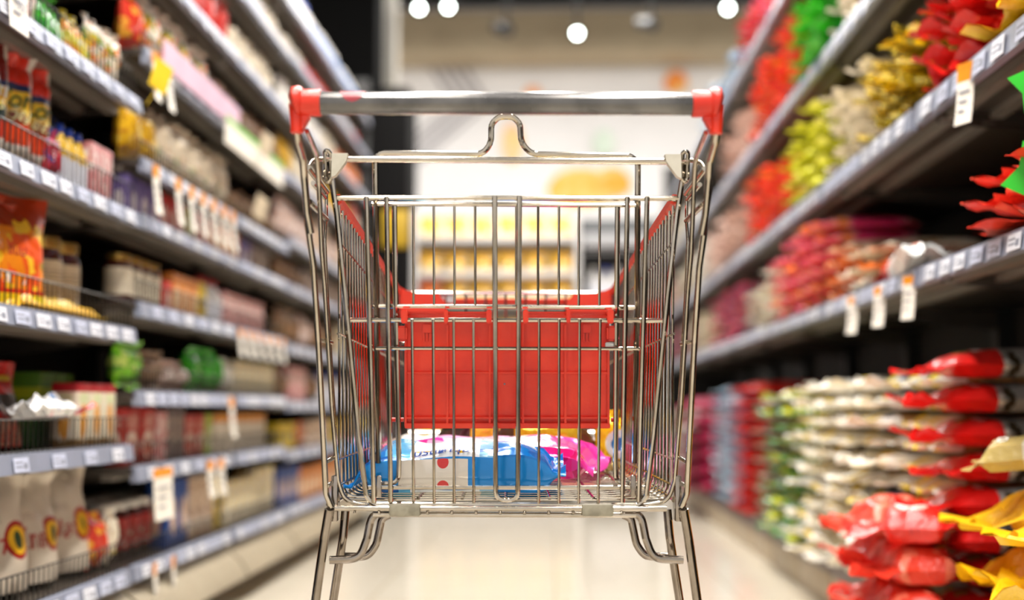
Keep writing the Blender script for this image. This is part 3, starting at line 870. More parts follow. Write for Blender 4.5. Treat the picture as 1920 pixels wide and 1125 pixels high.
for k, (X_, Y_) in enumerate(((1.16, 2.30), (1.155, 2.585))):
    text_bag('snack_bag', 'orange', 63 + k, (-X_, Y_, .816), .25, .228, .13, [('ขนม', M['red_text'], .03, .1, .55)], 'big orange and white snack bag', W, 'bag', kind='sack', rz=-.5, flap=.02)
row(1, W, .814, 2.66, [(1, 'sack', 'yellowlime', .16, .1, .235, 'yellow-green snack bag leaning behind the orange ones', 'snack bag', .08)])
bm, pt = bagmesh(.09, .42, .04, kind='pillow', pose='lie', seed=44, wr=.012, flap=.03, flare=.03)
o = place('snack_bag', mesh_of(bm, D['yellow'], True, 'bag'), -(XL + .06), 2.96, .817, 1, 'flat yellow bag lying along the fence', 'of the middle left shelf', 'bag')
o.rotation_euler = (0, 0, PI)
gl = ('glass_brown', 'jar_label', 'lid_gold'); gr = ('glass_red', 'jar_label', 'lid_gold')
row(1, W, .814, 2.75, [(1, 'jar', gl, .1, .1, .2, 'dark jar with cream label and gold lid', 'sauce jar', .16), (2, 'jar', gr, .1, .1, .2, 'dark red jar with wide cream label', 'sauce jar', .05)], gap=.012)
W = w0.format('fourth')
yb = 2.2
CORN = ['Corn', 'Corn', 'Junior\nYour', 'Pop\nCorn', 'Corn']
for k in range(5):
    cm = 'cornb' if k in (2,) else 'corn'
    text_bag('corn_pack', cm, 50 + k, (-(XL + .09), yb + .057, 1.14), .112, .195, .05,
             [('Corn' if k != 3 else 'Corn', M['green_text'] if cm == 'corn' else M['white_text'], .05, 0, .62), ('สูตร' if cm == 'cornb' else 'ขวัญ', M['cream_text'], .036, 0, .46)],
             'tall yellow corn pack with red top' if cm == 'corn' else 'tall corn pack with dark brown top', W, 'pack', rz=(-.4, -.45, -.38, -.42, -.3)[k])
    yb += .114
row(1, W, 1.107, 2.3, [(3, 'pouch', 'darkred', .12, .05, .22, 'dark red pouch hidden behind the corn packs', 'pouch', .2), (1, 'box', 'b_cakered', .1, .06, .2, 'tall red carton behind the corn packs', 'carton', .12), (3, 'box', 'b_olive', .1, .07, .225, 'tall olive carton with dark blue top', 'carton', .14)])
row(1, W, 1.107, 2.72, [(1, 'pouch', 'redblue', .06, .04, .13, 'small red and blue pouch tipped forward', 'pouch'), (3, 'bottle', ('bot_yellow', 'lid_blue'), .05, .05, .15, 'small yellow bottle with a blue cap', 'seasoning bottle'),
                        (2, 'box', 'b_pink', .07, .05, .14, 'white and red seasoning carton', 'seasoning carton')])
row(1, W, 1.107, 3.0, [(2, 'box', 'b_violet', .07, .05, .1, 'small dark carton near the bay end', 'carton', .1)])
W = w0.format('fifth')
row(1, W, 1.396, 2.3, [(4, 'pouch', 'pinkwhite', .09, .06, .17, 'pale pink and white pouch', 'pouch', .02)])
row(1, W, 1.396, 2.67, [(1, 'sack', 'green', .17, .11, .16, 'shiny green plastic bag', 'bag', .01), (1, 'sack', 'yellowlime', .1, .08, .14, 'yellow and dark snack bag', 'snack bag', .0), (2, 'pouch', 'fruitbag', .1, .06, .17, 'white snack bag with orange fruit picture', 'snack bag', .0)])
row(1, W, 1.396, 2.3, [(6, 'box', 'b_cakered', .13, .06, .22, 'dim red carton at the back', 'carton', .3)])
W = 'highest shelf of near left bay'
row(1, W, 1.70, 2.9, [(2, 'pouch', 'beigesnack', .12, .06, .18, 'beige pouch', 'pouch', .02)])
hang_tag(1, 2.39, 1.47, .085, .125, orange=.12, lean=.05, label='cream price tag with 15.00 printed at the top left corner', text='15.00')

# ------------------------------------------------------------------ LEFT, second and third bays
w1 = '{} shelf of middle left bays'
W = w1.format('bottom')
jr = ('glass_red', 'jar_label_red', 'lid_white')
row(1, W, .224, 3.06, [(1, 'pouch', 'redorange', .09, .06, .15, 'red and yellow pouch beside the flour sacks', 'pouch'), (1, 'pouch', 'cream', .07, .05, .15, 'pale yellow pouch', 'pouch'),
                       (4, 'jar', jr, .09, .09, .15, 'red-labelled jar with white lid', 'jar', .03), (2, 'box', 'b_blue', .1, .06, .19, 'blue carton with a face picture', 'carton'),
                       (3, 'box', 'b_biscuit', .09, .06, .19, 'brown biscuit carton', 'carton'), (2, 'box', 'b_yellow', .08, .06, .17, 'yellow carton', 'carton', .02), (4, 'box', 'b_cream', .1, .07, .15, 'cream carton', 'carton'), (3, 'box', 'b_cream', .11, .07, .17, 'taller cream carton', 'carton', .01)])
row(1, W, .224, 3.3, [(6, 'jar', jr, .09, .09, .15, 'red jar of the rear rank', 'jar', .14), (7, 'box', 'b_violet', .12, .06, .17, 'dark carton of the rear rank', 'carton', .16)])
W = w1.format('second lowest')
row(1, W, .47, 3.22, [(2, 'box', 'b_cakered', .13, .05, .15, 'red cake mix carton', 'carton'), (1, 'box', 'b_pink', .1, .05, .14, 'pink and brown carton', 'carton'), (2, 'box', 'b_violet', .08, .05, .15, 'dark brown carton', 'carton'),
                      (2, 'box', 'b_cakered', .11, .05, .13, 'lower red cake mix carton', 'carton'), (1, 'box', 'b_lime', .07, .05, .13, 'lime carton', 'carton'), (8, 'box', 'b_beige', .09, .06, .13, 'beige carton with orange top', 'carton')])
W = w1.format('third')
row(1, W, .661, 3.22, [(1, 'pouch', 'lime', .17, .06, .14, 'lime green pouch', 'pouch'), (1, 'pouch', 'brown', .17, .07, .12, 'crumpled brown pouch', 'pouch'), (2, 'pouch', 'pinkwhite', .13, .06, .1, 'pink and dark pouch', 'pouch'),
                       (3, 'pouch', 'green', .13, .07, .15, 'bright green pouch', 'pouch'), (1, 'pouch', 'white', .1, .05, .13, 'whitish pouch', 'pouch'), (6, 'box', 'b_cream', .095, .06, .12, 'cream carton with yellow top', 'carton')])
W = w1.format('fourth')
row(1, W, .886, 3.22, [(4, 'jar', ('glass_red', 'jar_label', 'lid_gold'), .075, .075, .13, 'red jar with pale label', 'jar'), (1, 'box', 'b_red', .07, .05, .09, 'small red carton', 'carton'), (3, 'box', 'b_orange', .085, .05, .12, 'orange carton', 'carton'), (1, 'box', 'b_yellow', .085, .05, .12, 'yellow carton', 'carton'),
                       (3, 'bottle', ('bot_white', 'lid_red'), .07, .07, .15, 'white bottle with red cap', 'bottle'), (6, 'box', 'b_pink', .09, .05, .12, 'pale pink carton', 'carton')])
W = w1.format('fifth')
row(1, W, 1.111, 3.05, [(1, 'box', 'b_pink', .08, .05, .12, 'white and red carton', 'carton', .03)])
row(1, W, 1.111, 3.21, [(3, 'box', 'b_purple', .085, .05, .108, 'purple carton with pale centre', 'carton'), (3, 'box', 'b_red', .08, .05, .107, 'red carton with pale centre', 'carton'), (1, 'box', 'b_lime', .085, .05, .108, 'lime green carton', 'carton'),
                        (2, 'box', 'b_red', .085, .05, .107, 'brighter red carton further along', 'carton'), (4, 'box', 'b_orange', .09, .05, .107, 'orange carton with pale centre', 'carton'), (2, 'box', 'b_purple', .08, .05, .1, 'far purple carton', 'carton'), (3, 'box', 'b_violet', .09, .05, .11, 'brown and grey carton', 'carton')])
W = w1.format('sixth')
row(1, W, 1.257, 3.21, [(2, 'pouch', 'yellowsnack', .13, .06, .17, 'yellow snack pouch', 'pouch'), (5, 'pouch', 'beigesnack', .15, .07, .2, 'beige snack pouch with green leaves', 'pouch'), (5, 'pouch', 'brown', .14, .07, .13, 'brown and pink pouch', 'pouch')])
W = w1.format('seventh')
row(1, W, 1.544, 3.21, [(1, 'pouch', 'redorange', .13, .06, .17, 'red and orange pouch', 'pouch'), (4, 'pouch', 'fruitbag', .15, .07, .2, 'white fruit pouch', 'pouch'), (3, 'pouch', 'pinkwhite', .13, .06, .15, 'pale pink pouch', 'pouch'), (5, 'pouch', 'brown', .13, .06, .14, 'brown pouch', 'pouch')])
W = w1.format('eighth')
row(1, W, 1.793, 3.3, [(6, 'pouch', 'red', .15, .07, .2, 'bright red pouch', 'pouch'), (5, 'pouch', 'beige', .13, .06, .16, 'beige pouch', 'pouch')])
row(1, W, 1.793, 3.4, [(5, 'pouch', 'red', .16, .07, .2, 'rear-rank bright red pouch', 'pouch', .09)])
W = w1.format('ninth')
row(1, W, 2.03, 3.9, [(3, 'pouch', 'brown', .12, .06, .12, 'brown pouch', 'pouch'), (6, 'bottle', ('bot_white', 'lid_blue'), .07, .07, .15, 'white bottle with blue cap', 'bottle'), (2, 'pouch', 'beige', .12, .06, .15, 'beige pouch', 'pouch')])

# ------------------------------------------------------------------ LEFT, far bays
FARD = {
    .226: [('box', 'b_cream', 'cream carton'), ('box', 'b_orange', 'orange carton'), ('pouch', 'beige', 'beige pouch'), ('box', 'b_blue', 'blue carton')],
    .45: [('box', 'b_biscuit', 'brown biscuit carton'), ('box', 'b_yellow', 'yellow carton'), ('pouch', 'orangebag', 'orange pouch')],
    .645: [('pouch', 'brown', 'brown pouch'), ('box', 'b_pink', 'pink carton'), ('bottle', ('bot_white', 'lid_blue'), 'white bottle with blue cap')],
    .87: [('pouch', 'pinkwhite', 'pale pink pouch'), ('box', 'b_cream', 'cream carton'), ('pouch', 'brown', 'brown pouch')],
    1.11: [('pouch', 'brown', 'brown pouch'), ('pouch', 'redorange', 'red and orange pouch'), ('box', 'b_violet', 'dark carton')],
    1.30: [('pouch', 'pinkwhite', 'pale pink pouch'), ('pouch', 'brown', 'brown pouch'), ('box', 'b_biscuit', 'brown carton')],
    1.55: [('pouch', 'beige', 'beige pouch'), ('pouch', 'yellowsnack', 'yellow pouch'), ('box', 'b_red', 'red carton')],
    1.80: [('pouch', 'white', 'white pouch'), ('pouch', 'beige', 'beige pouch'), ('pouch', 'orangebag', 'orange pouch')],
    2.04: [('bottle', ('bot_white', 'lid_red'), 'white bottle with red cap'), ('pouch', 'red', 'red pouch'), ('pouch', 'cream', 'cream pouch')],
    2.25: [('bottle', ('bot_blue', 'lid_white'), 'blue bottle with white cap'), ('bottle', ('bot_white', 'lid_blue'), 'white bottle with blue cap')],
}
for i, (z, cs) in enumerate(FARD.items()):
    y = 5.03
    W = f'{ORD[i].replace("nearest", "bottom")} shelf of far left bays'
    while y < 7.0:
        typ, des, desc = random.choice(cs)
        if z == 2.04 and 5.45 < y < 6.2: typ, des, desc = cs[1]
        if z == 1.80 and y > 6.5: typ, des, desc = cs[2]
        if z == 2.25 and y > 5.6: typ, des, desc = cs[0]
        n = random.randint(2, 4)
        h = min(.2, (list(FARD) + [2.5])[i + 1] - z - .07) * random.uniform(.85, 1)
        wd = .075 if typ == 'bottle' else .11
        n = min(n, int((7.13 - y) / (wd + .004)))
        if n <= 0: break
        y = row(1, W, z, y, [(n, typ, des, wd, .06, h, desc, desc.split(' with')[0].split()[-1])])

# ------------------------------------------------------------------ tags on the left
tg = 'orange-topped price tag hanging from the '
for k, Y in enumerate((3.27, 3.47, 3.6, 3.72, 3.84, 3.96, 4.07)):
    hang_tag(1, Y, 1.252, .05, .13, label=tg + f'sixth left shelf, {ORD[k]} of seven', lean=.1)
for k, Y in enumerate((3.24, 3.36)):
    hang_tag(1, Y, 1.545, .05, .13, label=tg + 'seventh left shelf, ' + ('nearer' if k == 0 else 'farther') + ' of two', lean=.1)
for k, Y in enumerate((4.2, 4.32, 4.44, 4.58, 4.72, 4.86)):
    hang_tag(1, Y, .88, .06, .09, label=tg + f'fourth left shelf, {ORD[k]} of six', lean=.1)
hang_tag(1, 3.39, .462, .16, .135, orange=.18, lean=.06, label='large square white price card with orange top on the second lowest left shelf')
hang_tag(1, 3.34, .218, .055, .12, label=tg + 'bottom left shelf, nearer of two', lean=.1, tilt=.15)
hang_tag(1, 3.5, .218, .055, .12, label=tg + 'bottom left shelf, farther of two', lean=.1, tilt=.15)
hang_tag(1, 3.86, .462, .07, .11, label=tg + 'second lowest left shelf, nearer of two', lean=.1)
hang_tag(1, 3.98, .462, .07, .11, label=tg + 'second lowest left shelf, farther of two', lean=.1)
hang_tag(1, 4.1, .655, .055, .13, label=tg + 'third left shelf over the lime carton', lean=.1)
bm = bmesh.new(); box(bm, -.45, .4, -.004, 0, -.09, .0); box(bm, -.45, .4, -.005, -.0041, -.018, 0, 1)
tag(obj('promotion_strip', bm, [M['tag_white'], mat('green_strip', '#8ccc6a', .5, var=('#80c05e', 9))], None, (-(XL - .012), 4.4, 1.545), (0, 0, PI / 2), smooth=False), 'long white strip with green edge on the seventh left shelf', 'price strip')
bm = bmesh.new(); box(bm, -.42, .4, -.004, 0, -.075, .0)
tag(obj('promotion_strip', bm, mat('pink_strip', '#d8b4c8', .5, var=('#ceaabe', 9)), None, (-(XL - .012), 3.72, 1.60), (0, 0, PI / 2), smooth=False), 'long pale pink strip on the seventh left shelf, before the white one', 'price strip')
for k, (Y, z) in enumerate(((3.16, 1.45), (4.28, 1.29), (4.35, 1.52))):
    bm = bmesh.new(); box(bm, -.03, .03, -.002, 0, -.03, .05, bev=.0008); tube(bm, [(0, .001, -.03), (0, .02, -.07)], .0015, 6)
    tag(obj('shelf_card', bm, mat('card_yellow', '#e8c42c', .5, var=('#deba24', 9)) if k == 0 else mat('card_beige', '#c4b49a', .5, var=('#baaa90', 9)), None, (-(XL - .05), Y, z), (0, .35, PI / 2 - .5), smooth=False),
        ['tilted yellow card standing out where the fifth left shelf ends', 'tilted beige card standing out above the sixth left shelf', 'tilted beige card standing out by the white and green strip'][k], 'card')

# ------------------------------------------------------------------ RIGHT
B = 'right base shelf'
pile(B, .142, 2.22, 2.74, .26, .11, 3, 'yellow', 'crumpled yellow plastic bag', 'rice bag', .34, .09, .16, x0=-.05, spread=.03, top_jit=False, flap=.03)
pile(B, .142, 2.84, 3.05, .2, .077, 8, 'silverred', 'grey bag with a red end', 'rice bag', .36, .07, .1, x0=-.06, spread=.02, top_jit=False, flap=.03)
pile(B, .142, 2.8, 3.3, .17, .09, 3, ['redwhite', 'redglow'], 'loose red and white bag in front', 'rice bag', .13, .07, .3, x0=-.2, spread=.03, top_jit=False, flap=.03)
pile(B, .142, 3.08, 3.4, .15, .052, 11, 'brownrow', 'brown pasta pack with white end', 'pasta pack', .34, .03, .05, x0=.01)
pile(B, .142, 3.42, 4.46, .13, .052, 11, ['whiteblue', 'cream', 'white'], 'white and beige pasta pack', 'pasta pack', .28, .06, .22, x0=-.05, spread=.04)
pile(B, .142, 4.5, 5.12, .155, .055, 10, 'greenyellow', 'green and yellow noodle pack', 'noodle pack', .28, .06, .2, x0=-.04, spread=.035)
pile(B, .142, 5.16, 5.62, .155, .06, 9, 'greybrown', 'grey-brown pack', 'pack', .3, .04, .08, x0=-.01)
pile(B, .142, 5.66, 6.28, .155, .06, 10, 'red', 'red pack', 'pack', .3, .04, .08, x0=-.02)
pile(B, .142, 6.32, 7.1, .155, .06, 10, 'bluewhite', 'blue and white pack', 'pack', .3, .04, .08, x0=-.01)
pile(B, .142, 7.2, 8.2, .25, .09, 6, 'maroon', 'maroon sack', 'sack', .34, .05, .08, x0=-.12)
S2 = 'second right shelf'
pile(S2, .949, 2.2, 2.62, .21, .05, 3, 'redglow', 'crumpled red bag hanging over the edge', 'snack bag', .26, .08, .3, x0=-.03, spread=.02, top_jit=False, flap=.03)
bm, pt = bagmesh(.13, .42, .085, kind='pillow', pose='lie', seed=61, flap=.03, flare=.05, wr=.008)
o = place('rice_bag', mesh_of(bm, D['whitered'], True, 'bag'), .98, 3.5, .952, 1, 'pale grey bag with red end lying along the edge', 'second right shelf', 'bag')
o.rotation_euler = (0, 0, PI - .15); o.location = (.95, 3.5, .952)
pile(S2, .949, 3.56, 4.1, .135, .05, 4, ['orangebag', 'beige'], 'orange and beige pack', 'noodle pack', .28, .04, .1)
pile(S2, .949, 4.14, 5.1, .14, .05, 6, ['pink', 'pink', 'orangebag'], 'pink and orange pack', 'noodle pack', .28, .04, .1, x0=-.02)
pile(S2, .949, 5.14, 5.9, .15, .05, 5, 'cream', 'cream pack', 'noodle pack', .28, .04, .1)
pile(S2, .949, 5.94, 7.2, .155, .055, 5, 'redblue', 'red and blue pack', 'noodle pack', .28, .04, .1)
pile(S2, .949, 3.1, 4.0, .22, .06, 2, 'yellowsnack', 'dim yellow-brown bag at the back', 'rice bag', .2, .02, .05, x0=.3)
S3 = 'third right shelf'
pile(S3, 1.335, 2.24, 2.6, .34, .09, 2, 'yellow', 'large yellow plastic bag', 'rice bag', .34, .08, .1, x0=-.03, top_jit=False, flap=.03)
pile(S3, 1.335, 2.62, 3.0, .125, .062, 4, 'red', 'twisted red bag end', 'rice bag', .3, .07, .3, x0=-.01, spread=.03, flap=.03)
pile(S3, 1.335, 3.05, 3.55, .125, .055, 5, 'gold', 'gold foil pack', 'noodle pack', .26, .07, .3, x0=.0, spread=.03, flap=.03)
pile(S3, 1.335, 3.58, 4.05, .15, .06, 5, 'beige', 'beige pack', 'noodle pack', .28, .05, .15, x0=.0, spread=.02)
pile(S3, 1.335, 4.1, 4.66, .14, .06, 5, 'limegold', 'yellow-green foil pack', 'noodle pack', .28, .05, .2, x0=-.02, spread=.02)
pile(S3, 1.335, 4.7, 5.7, .14, .06, 5, 'redorange', 'red and orange pack', 'noodle pack', .28, .05, .1, x0=-.02)
pile(S3, 1.335, 5.74, 7.2, .18, .07, 4, 'pinkwhite', 'pale pink pack', 'noodle pack', .28, .05, .1, x0=-.02)
S4 = 'fourth right shelf'
pile(S4, 1.752, 3.2, 3.6, .2, .08, 2, 'red', 'dark red pack', 'bag', .3, .05, .2, x0=.02)
pile(S4, 1.752, 3.62, 3.95, .16, .07, 4, 'beige', 'white-beige pack', 'bag', .3, .05, .2, x0=.0)
pile(S4, 1.752, 3.98, 4.5, .16, .06, 5, 'green', 'bright green pack', 'bag', .3, .05, .15, x0=-.03)
pile(S4, 1.752, 4.54, 5.5, .15, .06, 5, 'redorange', 'red and orange pack', 'bag', .3, .05, .1, x0=-.02)
pile(S4, 1.752, 5.54, 6.6, .17, .07, 4, 'pinkwhite', 'pale pink pack', 'bag', .3, .05, .1)
S5 = 'top right shelf'
pile(S5, 2.182, 4.6, 5.8, .17, .07, 3, ['red', 'pink'], 'red and pink pack', 'bag', .3, .05, .1, x0=-.02)
pile(S5, 2.182, 6.2, 7.6, .2, .08, 3, 'bluewhite', 'pale blue pack', 'bag', .3, .05, .1)
for W_, z_, ly, d1, c1, d2, c2 in ((B, .142, 5, 'white', 'white far-end sack', 'greybrown', 'grey-brown far-end sack'), (S2, .949, 3, 'pinkwhite', 'pale far-end sack', 'redblue', 'red and blue far-end sack'),
                               (S3, 1.335, 3, 'cream', 'cream far-end sack', 'pinkwhite', 'pale pink far-end sack'), (S4, 1.752, 3, 'white', 'white far-end sack', 'beige', 'beige far-end sack')):
    pile(W_, z_, 8.36, 9.3, .24, .095, ly, d1, c1, 'sack', .3, .04, .1)
    pile(W_, z_, 9.4, 10.36, .24, .095, ly, d2, c2, 'sack', .3, .04, .1)
pile(S2, .949, 7.26, 8.26, .2, .07, 4, 'beige', 'beige far pack', 'noodle pack', .28, .04, .1)
pile(S3, 1.335, 7.26, 8.26, .2, .07, 4, 'white', 'whitish far pack', 'noodle pack', .28, .04, .1)
tr = 'orange-topped price tag hanging from the '
hang_tag(-1, 2.62, 1.33, .05, .13, orange=.3, label=tr + 'third right shelf beside the yellow bags', lean=.1, tilt=.4)
for k, Y in enumerate((3.08, 3.36, 3.66)):
    hang_tag(-1, Y, .935, .04, .105, orange=.2, label=tr + 'second right shelf, ' + ['nearest', 'middle', 'farthest'][k] + ' of three', lean=.1, tilt=.5)

# khaki pack lying upside down on the yellow bags
bm, pt = bagmesh(.15, .3, .06, kind='brick', pose='lie', seed=71, flap=.03, wr=.004)
kh = mesh_of(bm, printed('khaki_pack_print', '#b09a5c', bands=[(.28, .5, '#c8bfae'), (.5, 1.2, '#cbb99a')], rects=[(0, 1, -.2, -.02, '#2a2a2c'), (.55, .9, .3, .48, '#efeae0')], stripes=[(.56, .9, .31, .47, 60, '#222222')], rough=.25), True, 'pack')
o = link('rice_pack', kh, None, (.86, 2.60, .50), (.1, .12, -PI / 2 - .5))
tag(o, 'khaki pack printed 100% lying upside down on top of the yellow bags', 'pack')
tm = textmesh('100%', .03, M['white_text'], lambda a, b_: (lambda p: Vector((p.x, p.y, p.z + .002)))(pt(max(-.9, min(.9, -a / .075)), max(.02, .13 - b_ / .3), 1)))
link('lettering', tm, o)

# bright green shelf talkers at the right edge
GR = mat('bright_green_card', '#2fd02a', .4, var=('#28c424', 9))


def burst(loc, r, n, label, rot, a0=0, name='starburst_card', text=None):
    bm = bmesh.new()
    pts = []
    for k in range(n * 2):
        a = a0 + k * PI / n
        q = r if k % 2 == 0 else r * .62
        pts.append((q * math.cos(a), q * math.sin(a)))
    prism(bm, pts, -.001, .001, 'y')
    o = obj(name, bm, GR, None, loc, rot, smooth=False)
    tag(o, label, 'card')
    if text:
        link('lettering', textmesh(text, .022, M['white_text'], lambda a, b_: Vector((a - r * .1, -.002, b_))), o)
    bm = bmesh.new(); tube(bm, [(0, .002, 0), (.0, .03, -.03), (.0, .06, -.05)], .0015, 6); obj('clip_arm', bm, M['clear_clip'], o)
    return o


burst((.872, 2.27, 1.195), .062, 5, 'upper bright green starburst card at the right edge of the picture', (0, 0, -.25), 2.9)
burst((.872, 2.28, 1.03), .075, 5, 'lower bright green starburst card with white letters at the right edge', (0, 0, -.25), 3.3, text='PU')
# ------------------------------------------------------------------ SHOPPING CART
# measured on upright planes across the cart; D = distance ahead of the camera along the cart's own axis
CYAW = YAW + math.atan(15 / F_PX)
FW = Vector((-math.sin(CYAW), math.cos(CYAW), 0)); RT = Vector((math.cos(CYAW), math.sin(CYAW), 0))
CM = cam.rotation_euler.to_matrix()
D0 = 1.95
cart = thing('shopping_cart', 'empty-handled chrome wire shopping cart with red handle caps and red seat flap in the middle of the aisle', 'shopping cart', EYE * 0 + FW * D0, CYAW)
cart['label'] = 'chrome wire shopping cart with red handle caps in the middle of the aisle'


def cp(px, py, Dd):
    d = CM @ Vector(((px - 960) / F_PX, (562.5 - py) / F_PX, -1))
    p = EYE + d * (Dd / d.dot(FW))
    return Vector((p.dot(RT), p.dot(FW) - D0, p.z))


UC = cp(949, 600, 1.9).x          # centre line of the cart


def dg(py):                        # rear gate leans forward towards its foot
    return 1.85 + .09 * (py - 300) / 650


def G(px, py, off=0): return cp(px, py, dg(py) + off)


def wire(name, pts, r, parent, m='chrome', rad=0, seg=8, closed=False):
    bm = bmesh.new()
    tube(bm, fillet(pts, rad, closed=closed) if rad else pts, r, seg, closed)
    return obj(name, bm, M[m], parent)


# handle
Hc = lambda px, py: cp(px, py, 1.68)
bm = bmesh.new(); tube(bm, [Hc(598, 193.5), Hc(1304, 195)], .0153, 24); han = obj('handle_bar', bm, M['sleeve'], cart)
bm = bmesh.new()
a, b_ = Hc(637, 193), Hc(688, 193)
n = 10
for i in range(n):
    for k in range(8):
        pass
cx, hw = (a.x + b_.x) / 2, (b_.x - a.x) / 2
cz, cy = a.z, a.y
rows_ = 12
grid = []
for j in range(rows_ + 1):
    th_ = math.radians(188 + (268 - 188) * 0 + j * (100) / rows_)   # around the bar
    t_ = j / rows_
    half = hw * math.sqrt(max(0, 1 - (1 - t_) ** 2)) if j else hw * .05
    ang = math.radians(-8 + 96 * t_)
    grid.append([bm.verts.new((cx + half * s, cy - .01565 * math.cos(ang), cz + .01565 * math.sin(ang))) for s in (-1, -.5, 0, .5, 1)])
for j in range(rows_):
    for k in range(4): bm.faces.new((grid[j][k], grid[j][k + 1], grid[j + 1][k + 1], grid[j + 1][k]))
obj('printed_mark', bm, M['red_mark'], han)
for s in (-1, 1):
    m_ = lambda px: px if s < 0 else 1899 - px
    dy = 0 if s < 0 else 2
    bm = bmesh.new()
    tube(bm, [Hc(m_(602), 193 + dy), Hc(m_(600), 193 + dy), Hc(m_(566), 193 + dy)], [.0176, .0181, .0181], 22)
    # elbow: rounded shoulder that turns down to the arm
    A = [Hc(m_(571), 190 + dy), Hc(m_(560), 186 + dy), Hc(m_(557), 200 + dy), Hc(m_(556), 222 + dy), Hc(m_(556.5), 244 + dy)]
    tube(bm, [Hc(m_(568), 191 + dy), Hc(m_(562), 191 + dy), Hc(m_(553), 192 + dy), Hc(m_(546), 194 + dy)], [.0185, .0215, .0212, .012], 22)
    tube(bm, [Hc(m_(556), 196 + dy), Hc(m_(555.5), 215 + dy), Hc(m_(556), 240 + dy), Hc(m_(556.5), 244 + dy), Hc(m_(556.5), 249 + dy)], [.0085 + .002, .0092, .0082, .0086, .0086], 16)
    p0 = Hc(m_(565), 200 + dy); p1 = Hc(m_(581), 218 + dy); p2 = Hc(m_(566), 244 + dy); p3 = Hc(m_(556), 244 + dy); p4 = Hc(m_(556), 200 + dy)
    prism(bm, [(p.x, p.z) for p in (p0, p1, p2, p3, p4)], p0.y - .004, p0.y + .012, 'y')
    obj('handle_cap', bm, M['red_plastic'], cart)
    # tubes of the arm and the outer frame
    fr = lambda L_, rad, r, nm, m='chrome', seg=10: wire(nm, [cp(m_(x), y + (3 if s > 0 and y < 700 else 0), d) for x, y, d in L_], r, cart, m, rad, seg)
    fr([(556, 246, 1.69), (558, 262, 1.70), (568, 296, 1.74), (570, 330, 1.76), (576, 400, 1.78), (583, 437, 1.79)], .02, .0052, 'handle_arm')
    up = fr([(575, 246, 1.71), (594, 292, 1.79), (598, 350, 1.82), (603, 470, 1.85), (609, 540, 1.87), (622, 760, 1.92), (634, 900, 1.945), (646, 940, 1.95), (700, 950, 1.95)], .03, .0036, 'side_upright')
    fr([(570, 300, 1.76), (577, 420, 1.80), (588, 500, 1.82), (597, 640, 1.86), (606, 820, 1.90), (611, 925, 1.925), (622, 951, 1.93)], .03, .0046, 'outer_frame')
    # rear rail hook and short side bars
    fr([(640, 300, 1.85), (600, 297, 1.85), (584, 303, 1.83), (577, 314, 1.81)], .02, .0035, 'rail_hook')
    fr([(577, 313, 1.80), (613, 360, 1.93)], 0, .0042, 'side_bar')
    fr([(580, 379, 1.80), (612, 411, 1.93)], 0, .0042, 'side_bar')
    fr([(587, 343, 1.83), (610, 371, 1.93)], 0, .0036, 'side_bar')
    fr([(599, 637, 1.86), (622, 642, 1.94)], 0, .003, 'side_bar')
    fr([(611, 866, 1.915), (634, 853, 1.98)], 0, .0034, 'side_bar')
    fr([(613, 911, 1.92), (634, 899, 1.98)], 0, .0034, 'side_bar')
    fr([(612, 360, 1.93), (612, 412, 1.93), (609, 450, 1.92), (612, 520, 1.93), (622, 700, 1.96), (634, 880, 1.98)], .02, .0026, 'side_upright')
    # legs
    fr([(617, 955, 1.93), (608, 1010, 1.94), (592, 1125, 1.95), (545, 1480, 1.97), (541, 1500, 1.99)], .03, .0070, 'leg', 'chrome_dull', 14)
    fr([(648, 955, 1.97), (643, 1010, 1.97), (625, 1125, 2.0), (583, 1420, 2.08)], .03, .0066, 'leg', 'chrome_dull', 14)
    fr([(735, 962, 1.945), (697, 963, 1.945), (688, 1010, 1.945), (674, 1048, 1.945), (618, 1050, 1.945)], [0, .022, .03, .05, 0], .0061, 'leg_brace', 'chrome_dull', 14)
    fr([(730, 966, 1.99), (716, 972, 1.99), (706, 1020, 1.99), (690, 1044, 1.99), (632, 1043, 1.99)], [0, .02, .03, .05, 0], .0061, 'leg_brace', 'chrome_dull', 14)
    # corner plate and weld
    bm = bmesh.new()
    p = cp(m_(627), 955, 1.945)
    box(bm, p.x - .0045, p.x + .0045, p.y - .005, p.y + .03, p.z - .018, p.z + .05, bev=.001)
    obj('corner_plate', bm, M['chrome_dull'], cart)
    bm = bmesh.new()
    for k in range(5): bmesh.ops.create_icosphere(bm, subdivisions=2, radius=.0042, matrix=Matrix.Translation(p + Vector((-s * -.001 * k + s * .004, -.004, -.012 + .005 * k))))
    obj('weld', bm, M['weld'], cart)
    # gate hinge loop, white clip
    wire('hinge_loop', [G(m_(609), 285 + 2 * (s > 0), -.006), G(m_(614), 281 + 2 * (s > 0), -.008), G(m_(619), 288, -.006), G(m_(620), 336, -.004), G(m_(614), 342, -.004), G(m_(610), 334, -.004)], .0034, cart, rad=.004, closed=True)
    bm = bmesh.new()
    q = [G(m_(x), y + 2 * (s > 0), -.012) for x, y in ((622, 287), (652, 287), (650, 301), (630, 330), (622, 334))]
    prism(bm, [(v.x, v.z) for v in q], q[0].y, q[0].y + .014, 'y')
    obj('rail_clip', bm, M['white_clip'], cart)

